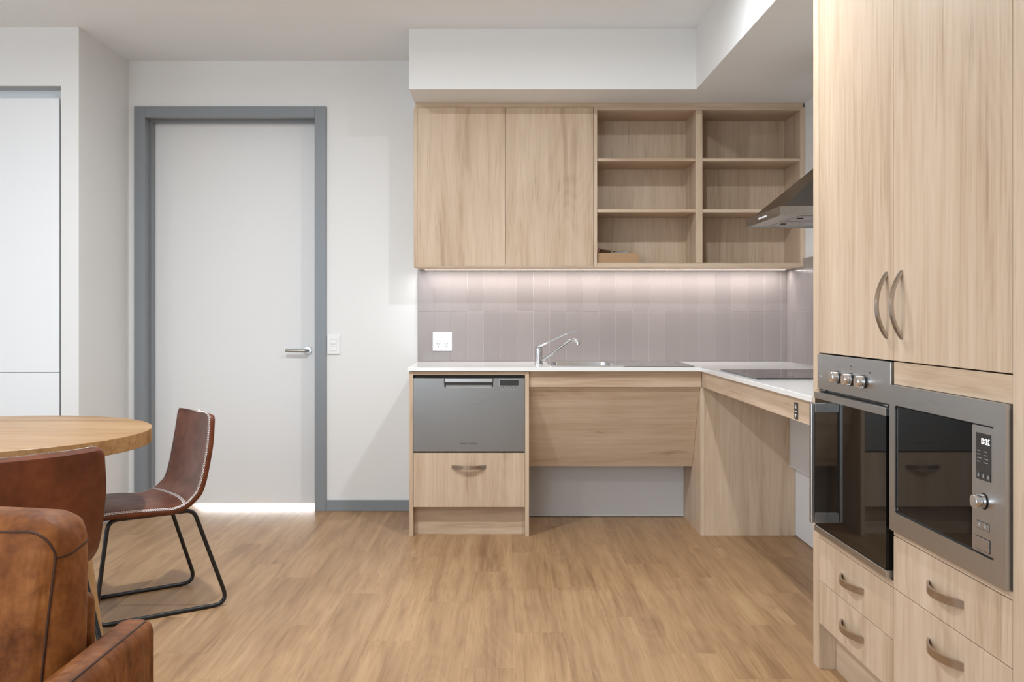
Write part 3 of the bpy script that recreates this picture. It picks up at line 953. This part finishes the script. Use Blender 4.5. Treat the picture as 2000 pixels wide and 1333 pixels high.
mc = tall_thing('tall_microwave_cabinet', 'tall oak cabinet housing the built-in microwave at right', 'cabinet', 0.9)
u0 = 0.9
cabinet_door(mc, u0, 0.602, 1.204, 1.060, TOP - 0.003, 0.6545)
tobj('filler_panel', box(0.6045, 1.2035, 0.0005, 0.018, 0.996, 1.0565, 0.0006), M['oak_h'], mc, u0)
cabinet_drawer(mc, u0, 0.602, 1.204, 0.4412, 0.585, 0.5125)
cabinet_drawer(mc, u0, 0.602, 1.204, 0.155, 0.4412, 0.3685)
tobj('rail', box(0.6035, 1.2035, 0.0004, 0.018, 0.5865, 0.602, 0.0005), M['oak_h'], mc, u0)
tobj('kickboard', box(0.6025, 1.204, 0.056, 0.072, 0, 0.15), M['oak_h'], mc, u0)
tobj('end_panel', box(1.2055, 1.264, 0, 0.60, 0, TOP, 0.0006), M['oak_v'], mc, u0)
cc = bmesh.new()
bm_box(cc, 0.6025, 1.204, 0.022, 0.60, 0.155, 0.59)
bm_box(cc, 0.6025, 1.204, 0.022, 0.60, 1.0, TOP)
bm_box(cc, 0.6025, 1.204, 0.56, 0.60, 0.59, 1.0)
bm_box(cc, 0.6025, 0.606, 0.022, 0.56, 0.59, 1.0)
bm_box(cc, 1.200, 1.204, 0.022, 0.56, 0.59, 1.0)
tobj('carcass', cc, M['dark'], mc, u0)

# oven
ov_ = tall_thing('wall_oven', 'black glass wall oven with three steel knobs and upright handle', 'oven', 0.3, 0.459)
def oo(name, bm, mat, parent=None, smooth=None):
    return tobj(name, bm, mat, ov_, 0.3, 0.459, parent, smooth)
cp = oo('control_panel', box(0.0005, 0.5955, -0.006, 0.03, 0.940, 1.0555, 0.0015, 2), M['steel'])
for ku in (0.1973, 0.3057, 0.4104):
    kb = oo('knob', lathe([(0, -0.032), (0.0165, -0.032), (0.018, -0.030), (0.018, -0.011), (0, -0.011)], (ku, 0, 0.9895), 1, 32), M['bright'], smooth=40)
    oo('knob_collar', lathe([(0.0190, -0.011), (0.0200, -0.010), (0.0200, -0.0058), (0.0, -0.0058), (0, -0.011)], (ku, 0, 0.9895), 1, 32), M['black'], kb, smooth=40)
    for q in range(7):
        a = math.radians(-150 + 300 * q / 6 + 90)
        x, z = ku + 0.030 * math.cos(a), 0.9895 + 0.030 * math.sin(a)
        oo('dial_mark', box(x - .0012, x + .0012, -0.0062, -0.0058, z - .0012, z + .0012), M['print_black'], cp)
oo('indicator', lathe([(0, -0.0068), (0.003, -0.0068), (0.003, -0.0058), (0, -0.0058)], (0.452, 0, 1.018), 1, 14), M['print_black'], cp)
oo('dial_symbol', box(0.303, 0.309, -0.0063, -0.0058, 1.026, 1.031), M['print_black'], cp)
oo('brand_mark', box(0.022, 0.052, -0.0063, -0.0058, 0.9805, 0.9860), M['print_grey'], cp)
od = oo('oven_door', box(0.0, 0.588, -0.014, 0.010, 0.486, 0.907, 0.001), M['glass'])
oo('door_trim', box(-0.001, 0.589, -0.0165, 0.010, 0.9075, 0.9295, 0.001), M['steel'], od)
oo('door_trim', box(-0.001, 0.589, -0.0165, 0.010, 0.4650, 0.4855, 0.001), M['steel'], od)
hl = oo('door_handle', box(0.100, 0.119, -0.066, -0.052, 0.514, 0.9005, 0.003, 2), M['steel_v'], od)
for z in (0.5145, 0.870):
    oo('handle_bracket', box(0.1005, 0.1185, -0.053, -0.0135, z, z + 0.030, 0.001), M['steel'], hl)
oo('base_trim', box(0.0, 0.594, -0.002, 0.010, 0.4592, 0.4640, 0.0005), M['steel'])
oo('oven_body', box(0.006, 0.594, 0.012, 0.55, 0.462, 1.05), M['black'])
for z in (0.934,):
    oo('hinge', box(0.004, 0.045, -0.010, 0.005, z, z + 0.0035), M['bright'])
    oo('hinge', box(0.560, 0.590, -0.010, 0.005, z, z + 0.0035), M['bright'])

# microwave
mw = tall_thing('microwave', 'built-in microwave with steel frame, black window and round knob', 'microwave', 0.9, 0.602)
def mm(name, bm, mat, parent=None, smooth=None):
    return tobj(name, bm, mat, mw, 0.9, 0.602, parent, smooth)
fr = bmesh.new()
bm_frame(fr, rrect(0.604, 1.1985, 0.6025, 0.9950, 0.003, 5), rrect(0.639, 1.1535, 0.6545, 0.9420, 0.010, 5), 1, -0.012, 0.006)
mm('trim_frame', fr, M['steel'])
mm('inner_frame', bm_frame(bmesh.new(), rrect(0.6391, 1.1534, 0.6546, 0.9419, 0.010, 5), rrect(0.6425, 1.150, 0.658, 0.9385, 0.008, 5), 1, -0.004, 0.006), M['black'])
mm('window', prism(rrect(0.643, 1.0515, 0.6585, 0.9380, 0.006, 4), 1, -0.0075, 0.006), M['glass'])
pn = mm('control_panel', prism(rrect(1.0525, 1.1495, 0.6585, 0.9380, 0.006, 4), 1, -0.0095, 0.006), M['steel'])
dsp = mm('display', box(1.072, 1.136, -0.0105, -0.008, 0.8195, 0.9225, 0.0004), M['panel_dark'], pn)
# seven-segment digits
def seg_digit(x, z, w, h, on):
    bm = bmesh.new()
    t = 0.0020
    y0_, y1_ = -0.0109, -0.0104
    S_ = {'a': (x, x + w, z + h - t, z + h), 'g': (x, x + w, z + h / 2 - t / 2, z + h / 2 + t / 2), 'd': (x, x + w, z, z + t),
          'f': (x, x + t, z + h / 2, z + h), 'b': (x + w - t, x + w, z + h / 2, z + h), 'e': (x, x + t, z, z + h / 2), 'c': (x + w - t, x + w, z, z + h / 2)}
    for k in on:
        a, b, c_, d_ = S_[k]
        e = 0.0006
        bm_box(bm, a + (e if k in 'agd' else 0), b - (e if k in 'agd' else 0), y0_, y1_, c_ + (e if k in 'fbec' else 0), d_ - (e if k in 'fbec' else 0))
    return bm
for x, on in ((1.0965, 'abcdef'), (1.1120, 'abcdef'), (1.1245, 'adef')):
    mm('digit', seg_digit(x, 0.8990, 0.0080, 0.0130, on), M['digit'], dsp)
for z in (0.9020, 0.9075):
    mm('colon', box(1.1070, 1.1090, -0.0109, -0.0104, z, z + 0.002), M['digit'], dsp)
for j in range(4):
    z = 0.8820 - 0.0080 * j
    for (a, w) in ((1.078, (0.013, 0.013, 0.018, 0.013)[j]), (1.106, (0.014, 0.012, 0.019, 0.018)[j])):
        mm('menu_line', box(a, a + 0.003, -0.0108, -0.0104, z, z + 0.0022), M['print_grey'], dsp)
        mm('menu_line', box(a + 0.0045, a + w, -0.0108, -0.0104, z + .0003, z + 0.0018), M['print_grey'], dsp)
for i in range(3):
    a = 1.0745 + 0.0208 * i
    tk = mm('touch_key', box(a, a + 0.0185, -0.0109, -0.0104, 0.8215, 0.8365), M['display_grey'], dsp)
    mm('key_symbol', box(a + .007, a + 0.0125, -0.0112, -0.0108, 0.8255, 0.8325), M['print_grey'], tk)
kz, ku = 0.7742, 1.1055
mk = mm('knob', lathe([(0, -0.034), (0.0145, -0.034), (0.0155, -0.0325), (0.0155, -0.012), (0, -0.012)], (ku, 0, kz), 1, 32), M['bright'], smooth=40)
mm('knob_ring', lathe([(0.0185, -0.0102), (0.0185, -0.0092), (0, -0.0092), (0, -0.012), (0.0165, -0.012), (0.0165, -0.0102)], (ku, 0, kz), 1, 32), M['black'], mk, smooth=30)
bt = mm('button_strip', box(1.0745, 1.1290, -0.0100, -0.0090, 0.7105, 0.7275), M['black'], pn)
for i in range(2):
    bb = mm('button', box(1.0755 + 0.0267 * i, 1.1012 + 0.0267 * i, -0.0118, -0.0098, 0.7117, 0.7262, 0.0005), M['steel'], bt)
    mm('button_symbol', box(1.084 + 0.0267 * i, 1.092 + 0.0267 * i, -0.0121, -0.0117, 0.716, 0.7222), M['print_grey'], bb)
br = mm('release_button_gap', box(1.0675, 1.1325, -0.0100, -0.0090, 0.6635, 0.6935), M['black'], pn)
mm('release_button', box(1.069, 1.131, -0.0120, -0.0098, 0.665, 0.692, 0.0006), M['steel'], br)
mm('microwave_body', box(0.609, 1.196, 0.008, 0.50, 0.606, 0.99), M['black'])

# ------------------------------------------------------------------ socket and switch
so = thing('power_socket', 'white double power socket on the taupe tiles', 'power socket', (-0.375, 5.815, 1.03))
yq = YB - 0.0115
obj('face_plate', box(-0.4348, -0.3172, yq - 0.008, yq, 0.973, 1.090, 0.003, 2), M['plastic'], so)
for cx in (-0.400, -0.353):
    obj('rocker', prism([(yq - 0.0085, 1.072), (yq - 0.0070, 1.072), (yq - 0.0070, 1.036), (yq - 0.0115, 1.036)], 0, cx - 0.0165, cx + 0.0165, 0.001), M['plastic'], so)
    for (dx, dz, an) in ((-0.0068, 0.006, -30), (0.0068, 0.006, 30), (0, -0.0095, 0)):
        bm = box(-0.0014, 0.0014, -0.0002, 0.0006, -0.0040, 0.0040)
        bmesh.ops.rotate(bm, verts=bm.verts[:], cent=(0, 0, 0), matrix=Matrix.Rotation(math.radians(an), 3, 'Y'))
        bmesh.ops.translate(bm, verts=bm.verts[:], vec=(cx + dx, yq - 0.0084, 1.0105 + dz))
        obj('socket_slot', bm, M['print_black'], so)
ls = thing('light_switch', 'white double light switch beside the grey door frame', 'light switch', (-1.036, YB, 1.0))
yq = YB - 0.0005
obj('face_plate', box(-1.0765, -0.9995, yq - 0.010, yq, 0.9525, 1.0715, 0.004, 2), M['plastic'], ls)
for z in (1.030, 0.990):
    obj('rocker_surround', bm_frame(bmesh.new(), rrect(-1.0605, -1.018, z - 0.0165, z + 0.0165, 0.003, 3), rrect(-1.0575, -1.021, z - 0.0135, z + 0.0135, 0.003, 3), 1, yq - 0.0122, yq - 0.009), M['plastic'], ls)
    obj('rocker', prism([(yq - 0.0105, z + 0.013), (yq - 0.009, z + 0.013), (yq - 0.009, z - 0.013), (yq - 0.0145, z - 0.013)], 0, -1.057, -1.0215, 0.0008), M['plastic'], ls)

# ------------------------------------------------------------------ round table
TCX, TCY, TR = -1.962, 3.554, 0.615
tb = thing('round_table', 'round oak dining table with a thick top', 'table', (TCX, TCY, 0))
pr = [(0, 0.695), (TR - 0.0015, 0.695), (TR, 0.6965), (TR, 0.7485), (TR - 0.0015, 0.75), (0, 0.75)]
bm = bmesh.new()
n = 128
rings = []
for (r, h) in pr[1:-1]:
    rings.append([bm.verts.new((TCX + r * math.cos(2 * math.pi * k / n), TCY + r * math.sin(2 * math.pi * k / n), h)) for k in range(n)])
for A, B in zip(rings, rings[1:]):
    for k in range(n):
        bm.faces.new((A[k], A[(k + 1) % n], B[(k + 1) % n], B[k]))
bm.faces.new(rings[0]); bm.faces.new(rings[-1])
bmesh.ops.recalc_face_normals(bm, faces=bm.faces[:])
to_ = obj('table_top', bm, M['table'], tb, smooth=40)
obj('hub', lathe([(0, 0.60), (0.10, 0.60), (0.12, 0.694), (0, 0.694)], (TCX, TCY, 0), 2, 24), M['table'], tb, smooth=40)
tleg = oak('table_leg_oak', 2, rough=0.4, base=((0.30, 0.15, 0.05), (0.42, 0.24, 0.10), (0.50, 0.30, 0.14), (0.54, 0.34, 0.17)))
for an in (-4, 86, 176, 266):
    a = math.radians(an)
    dx, dy = math.cos(a), math.sin(a)
    bm = bmesh.new()
    rings = []
    for z, r, w in ((0.694, 0.345, 0.024), (0.35, 0.405, 0.020), (0.0, 0.465, 0.016)):
        c_ = Vector((TCX + dx * r, TCY + dy * r, z))
        e1, e2 = Vector((dx, dy, 0)) * w, Vector((-dy, dx, 0)) * w * 1.2
        rings.append([bm.verts.new(c_ + e1 * p + e2 * q) for p, q in ((-1, -1), (1, -1), (1, 1), (-1, 1))])
    for A, B in zip(rings, rings[1:]):
        for k in range(4):
            bm.faces.new((A[k], A[(k + 1) % 4], B[(k + 1) % 4], B[k]))
    bm.faces.new(rings[0]); bm.faces.new(rings[-1])
    bmesh.ops.recalc_face_normals(bm, faces=bm.faces[:])
    obj('leg', bm, tleg, tb)

# ------------------------------------------------------------------ dining chairs (local: +y is forward)
def catmull(P, m):
    out = []
    Q = [P[0] * 2 - P[1]] + P + [P[-1] * 2 - P[-2]]
    for i in range(1, len(Q) - 2):
        for k in range(m):
            t = k / m
            a, b, c_, d_ = Q[i - 1], Q[i], Q[i + 1], Q[i + 2]
            out.append(0.5 * ((2 * b) + (c_ - a) * t + (2 * a - 5 * b + 4 * c_ - d_) * t * t + (3 * b - a - 3 * c_ + d_) * t ** 3))
    out.append(P[-1])
    return out

def chair_parts():
    prof = [Vector(p) for p in ((0.270, 0.425), (0.235, 0.440), (0.10, 0.443), (-0.03, 0.435), (-0.095, 0.437), (-0.138, 0.462), (-0.160, 0.510), (-0.177, 0.585), (-0.193, 0.680), (-0.204, 0.784))]
    cv = catmull(prof, 14)
    L = [0.0]
    for a, b in zip(cv, cv[1:]):
        L.append(L[-1] + (b - a).length)
    LT = L[-1]
    def at(s):
        s = min(max(s, 0), LT)
        for i in range(len(L) - 1):
            if L[i + 1] >= s:
                t = (s - L[i]) / max(L[i + 1] - L[i], 1e-9)
                p = cv[i].lerp(cv[i + 1], t)
                d = (cv[i + 1] - cv[i]).normalized()
                return p, d
        return cv[-1], (cv[-1] - cv[-2]).normalized()
    def half(s):
        f = s / LT
        # full half width along the shell
        ks = [(0, 0.205), (0.25, 0.225), (0.47, 0.218), (0.6, 0.212), (0.8, 0.212), (1.0, 0.198)]
        for (a, wa), (b, wb) in zip(ks, ks[1:]):
            if a <= f <= b:
                t = (f - a) / (b - a)
                w = wa + (wb - wa) * (t * t * (3 - 2 * t))
        for dist, r in ((s, 0.075), (LT - s, 0.032)):
            if dist < r:
                w -= r - math.sqrt(max(r * r - (r - dist) ** 2, 0))
        return w
    def curl(s):
        f = s / LT
        if f < 0.40:
            return -0.010                 # seat edges droop a little
        t = min((f - 0.40) / 0.15, 1.0)
        return -0.010 + 0.032 * t * t * (3 - 2 * t)   # back wings come forward
    def P(s, v, off):
        p, d = at(s)
        nn = Vector((d.y, -d.x))          # points up on the seat, forward on the back
        o = off + curl(s) * abs(v) ** 2.2
        x = half(s) * v
        return Vector((x, p.x + nn.x * o, p.y + nn.y * o))
    nu, nv = 64, 16
    ss = []
    for i in range(nu + 1):
        t = i / nu
        ss.append(LT * (0.5 - 0.5 * math.cos(math.pi * t)) * 0.85 + LT * t * 0.15)
    vs_ = [-1 + 2 * j / nv for j in range(nv + 1)]
    TH = 0.026
    bm = bmesh.new()
    def shrink(i, j, k):
        # pull in the outer ring of a layer for a rounded rim
        s, v = ss[i], vs_[j]
        return s, v
    front = [[bm.verts.new(P(s, v * 0.985, 0.0)) for v in vs_] for s in ss]
    back = [[bm.verts.new(P(min(max(s, 0.006), LT - 0.006), v * 0.97, -TH)) for v in vs_] for s in ss]
    for i in range(nu):
        for j in range(nv):
            bm.faces.new((front[i][j], front[i][j + 1], front[i + 1][j + 1], front[i + 1][j]))
            bm.faces.new((back[i][j], back[i + 1][j], back[i + 1][j + 1], back[i][j + 1]))
    loop = [(i, 0) for i in range(nu)] + [(nu, j) for j in range(nv)] + [(i, nv) for i in range(nu, 0, -1)] + [(0, j) for j in range(nv, 0, -1)]
    mid = {}
    for (i, j) in loop:
        a, b = front[i][j].co, back[i][j].co
        c_ = (a + b) / 2
        # push the rim outwards in the surface
        inn = P(ss[min(max(i, 2), nu - 2)], vs_[min(max(j, 1), nv - 1)], -TH / 2)
        dirv = (c_ - inn).normalized()
        mid[(i, j)] = bm.verts.new(c_ + dirv * 0.007)
    for q, (i, j) in enumerate(loop):
        i2, j2 = loop[(q + 1) % len(loop)]
        bm.faces.new((front[i][j], front[i2][j2], mid[(i2, j2)], mid[(i, j)]))
        bm.faces.new((mid[(i, j)], mid[(i2, j2)], back[i2][j2], back[i][j]))
    bmesh.ops.recalc_face_normals(bm, faces=bm.faces[:])
    rimpts = []
    for (i, j) in loop:
        f_, m_ = front[i][j].co.copy(), mid[(i, j)].co.copy()
        inn = P(ss[min(max(i, 1), nu - 1)], vs_[min(max(j, 1), nv - 1)], 0)
        ind = (inn - f_).normalized()
        up = (f_ - back[i][j].co).normalized()
        rimpts.append((f_ + ind * 0.006 + up * 0.0016, f_.lerp(m_, 0.35) + (m_ - f_).normalized() * 0.0005 + up * 0.0014 + (f_ - inn).normalized() * 0.002))
    # stitches
    def resample(pts, step):
        out, acc = [], 0.0
        out.append(pts[0])
        for a, b in zip(pts, pts[1:] + pts[:1]):
            d = ((b[0] + b[1]) - (a[0] + a[1])).length / 2
            while acc + d >= step:
                t = (step - acc) / d
                a = (a[0].lerp(b[0], t), a[1].lerp(b[1], t))
                out.append(a)
                d = ((b[0] + b[1]) - (a[0] + a[1])).length / 2
                acc = 0.0
            acc += d
        return out
    stb = bmesh.new()
    def strand(p, q, r=0.0013):
        d = (q - p).normalized()
        u = d.cross(Vector((0.3, 0.5, 0.81))).normalized()
        w = d.cross(u)
        A = [stb.verts.new(p + (u * math.cos(k * 2.0944) + w * math.sin(k * 2.0944)) * r) for k in range(3)]
        B = [stb.verts.new(q + (u * math.cos(k * 2.0944) + w * math.sin(k * 2.0944)) * r) for k in range(3)]
        for k in range(3):
            stb.faces.new((A[k], A[(k + 1) % 3], B[(k + 1) % 3], B[k]))
    rp = resample(rimpts, 0.0088)
    for a, b in zip(rp, rp[1:]):
        strand(a[0], b[1])
        strand(a[1], b[0])
    # cross seam where seat meets back: double row with small ties
    sj = LT * 0.505
    for k in range(60):
        v0, v1 = -0.93 + 1.86 * k / 60, -0.93 + 1.86 * (k + 1) / 60
        g0, g1 = 0.030 * v0 * v0, 0.030 * v1 * v1
        for ds in (-0.0045, 0.0045):
            strand(P(sj + ds - g0, v0, 0.0012), P(sj + ds - g1, v1, 0.0012), 0.0010)
        strand(P(sj - 0.0045 - g0, v0, 0.0014), P(sj + 0.0045 - g1, v1, 0.0014), 0.0006)
    bmesh.ops.recalc_face_normals(stb, faces=stb.faces[:])
    # sled frame
    r = 0.0085
    fr = []
    for sx in (-1, 1):
        pts = [(sx * 0.158, 0.03, 0.398), (sx * 0.168, -0.128, 0.400), (sx * 0.194, -0.263, r), (sx * 0.194, 0.258, r), (sx * 0.166, 0.200, 0.398), (sx * 0.158, 0.03, 0.398)]
        fr.append(tube(fillet(pts, 0.045, 7), r, 10))
    bars = [tube([(-0.16, y, 0.397), (0.16, y, 0.397)], 0.007, 8) for y in (-0.06, 0.12)]
    pads = [lathe([(0, 0), (0.006, 0), (0.006, 0.004), (0, 0.004)], (sx * 0.194, y, 0.0), 2, 10) for sx in (-1, 1) for y in (-0.195, 0.18)]
    return bm, stb, fr, bars, pads

def make_chair():
    root = thing('dining_chair', '', 'chair')
    sh_, st_, fr, bars, pads = chair_parts()
    s = obj('shell', sh_, M['chair'], root, True, 180)
    s['label'] = 'brown leather bucket seat and backrest in one piece'
    t = obj('stitching', st_, M['thread'], s, True)
    t['kind'] = 'stuff'
    t['label'] = 'white cross stitching along the edge'
    for f in fr:
        obj('sled_leg', f, M['powder'], root, True, 60)
    for b in bars:
        obj('cross_bar', b, M['powder'], root, True, 60)
    for p in pads:
        obj('foot_pad', p, M['rubber'], root, True)
    return root

def copy_tree(o, parent=None):
    c_ = o.copy()
    C.objects.link(c_)
    c_.parent = parent
    for ch in list(o.children):
        copy_tree(ch, c_)
    return c_

def face_to(o, x, y, fx, fy, z=0.0):
    o.location = (x, y, z)
    o.rotation_euler = (0, 0, math.atan2(fy, fx) - R90)

ch1 = make_chair()
ch1['label'] = 'brown leather dining chair side-on near the door, turned to the table'
ch1['group'] = 'leather dining chairs at the round table'
ch2 = copy_tree(ch1)
ch2['label'] = 'brown leather dining chair seen from behind, between table and armchair'
face_to(ch1, -1.456, 3.920, -0.80, -0.60)
face_to(ch2, -1.494, 2.878, -0.80, 0.60)

# ------------------------------------------------------------------ armchair (faces the camera)
def puffy(x0, x1, y0, y1, z0, z1, r, puff, cuts=8):
    bm = bmesh.new()
    bm_box(bm, x0, x1, y0, y1, z0, z1, r, 5)
    bmesh.ops.subdivide_edges(bm, edges=[e for e in bm.edges if e.calc_length() > r * 1.2], cuts=cuts, use_grid_fill=True)
    c_ = Vector(((x0 + x1) / 2, (y0 + y1) / 2, (z0 + z1) / 2))
    h = Vector(((x1 - x0) / 2, (y1 - y0) / 2, (z1 - z0) / 2))
    for v in bm.verts:
        p = v.co - c_
        q = Vector((p.x / h.x, p.y / h.y, p.z / h.z))
        for k in range(3):
            a, b = [i for i in range(3) if i != k]
            v.co[k] += puff[k] * q[k] * max(1 - q[a] ** 2, 0) * max(1 - q[b] ** 2, 0)
    return bm
AX0, AX1 = -1.41, -0.668
ac = thing('armchair', 'tan leather armchair with plump back cushion and slim arms', 'armchair', (-1.04, 1.45, 0))
def arm(xa, xb):
    bm = bmesh.new()
    bm.free()
    return puffy(xa, xb, 1.08, 1.845, 0.16, 0.602, 0.024, (0.003, 0.0, 0.006), 6)
def arm_seam(x):
    pts = [(x, 1.8435, 0.20), (x, 1.8435, 0.575), (x, 1.837, 0.592), (x, 1.815, 0.5997), (x, 1.65, 0.6026), (x, 1.4625, 0.6040), (x, 1.28, 0.6026), (x, 1.11, 0.5997), (x, 1.088, 0.592), (x, 1.0815, 0.575), (x, 1.0815, 0.2)]
    return tube(pts, 0.0020, 6)
for a, b in ((AX1 - 0.072, AX1), (AX0, AX0 + 0.072)):
    am = obj('arm', arm(a, b), M['sofa'], ac, smooth=50)
    sx = b - 0.014 if b == AX1 else a + 0.014
    obj('arm_seam', arm_seam(sx), M['seam'], am, smooth=60)
ix0, ix1 = AX0 + 0.075, AX1 - 0.078
obj('seat_base', puffy(ix0, ix1, 1.08, 1.80, 0.16, 0.32, 0.02, (0, 0.005, 0), 3), M['sofa'], ac, smooth=50)
obj('seat_cushion', puffy(ix0 + .004, ix1 - .004, 1.06, 1.60, 0.322, 0.46, 0.04, (0, 0.01, 0.03)), M['sofa'], ac, smooth=60)
obj('back_frame', puffy(ix0, ix1 - 0.017, 1.752, 1.802, 0.20, 0.668, 0.02, (0, 0.0, 0.004), 4), M['sofa'], ac, smooth=50)
bk = puffy(ix0 + .004, ix1 - .002, 1.600, 1.735, 0.462, 0.832, 0.045, (0.006, 0.030, 0.012), 10)
for v in bk.verts:     # lean back a little
    v.co.y += (v.co.z - 0.46) * 0.05
bkc = obj('back_cushion', bk, M['sofa'], ac, smooth=60)
# piping round the front face of the back cushion
pp = []
yy = 1.608
from mathutils.bvhtree import BVHTree
bvh = BVHTree.FromObject(bkc, bpy.context.evaluated_depsgraph_get())
off = Vector(ac.location)
ring = []
base_ring = rrect(ix0 + .016, ix1 - .014, 0.474, 0.814, 0.05, 8)
for a_, b_ in zip(base_ring, base_ring[1:] + base_ring[:1]):
    k_n = max(1, int(math.hypot(b_[0] - a_[0], b_[1] - a_[1]) / 0.02))
    for q in range(k_n):
        ring.append((a_[0] + (b_[0] - a_[0]) * q / k_n, a_[1] + (b_[1] - a_[1]) * q / k_n))
for (x, z) in ring:
    if x > (ix0 + ix1) / 2:
        x -= max(0.79 - z, 0) * 0.07
    hit = bvh.ray_cast(Vector((x, 1.3, z)) - off, Vector((0, 1, 0)))
    y = hit[0].y + off.y if hit[0] is not None else yy
    pp.append((x, y - 0.0008, z))
obj('piping', tube(pp, 0.0020, 8, True), M['seam'], bkc, smooth=60)
ss_ = []
for q in range(9):
    y, z = 1.628 + 0.0135 * q, 0.768 + 0.0016 * q
    hit = bvh.ray_cast(Vector((-0.3, y, z)) - off, Vector((-1, 0, 0)))
    if hit[0] is not None:
        ss_.append((hit[0].x + off.x + 0.0004, y, z))
obj('side_seam', tube(ss_, 0.0018, 6), M['seam'], bkc, smooth=60)
for (x, y) in ((AX0 + 0.05, 1.12), (AX1 - 0.05, 1.12), (AX0 + 0.05, 1.79), (AX1 - 0.05, 1.79)):
    obj('leg', lathe([(0, 0), (0.014, 0), (0.022, 0.161), (0, 0.161)], (x, y, 0), 2, 16), tleg, ac, smooth=40)
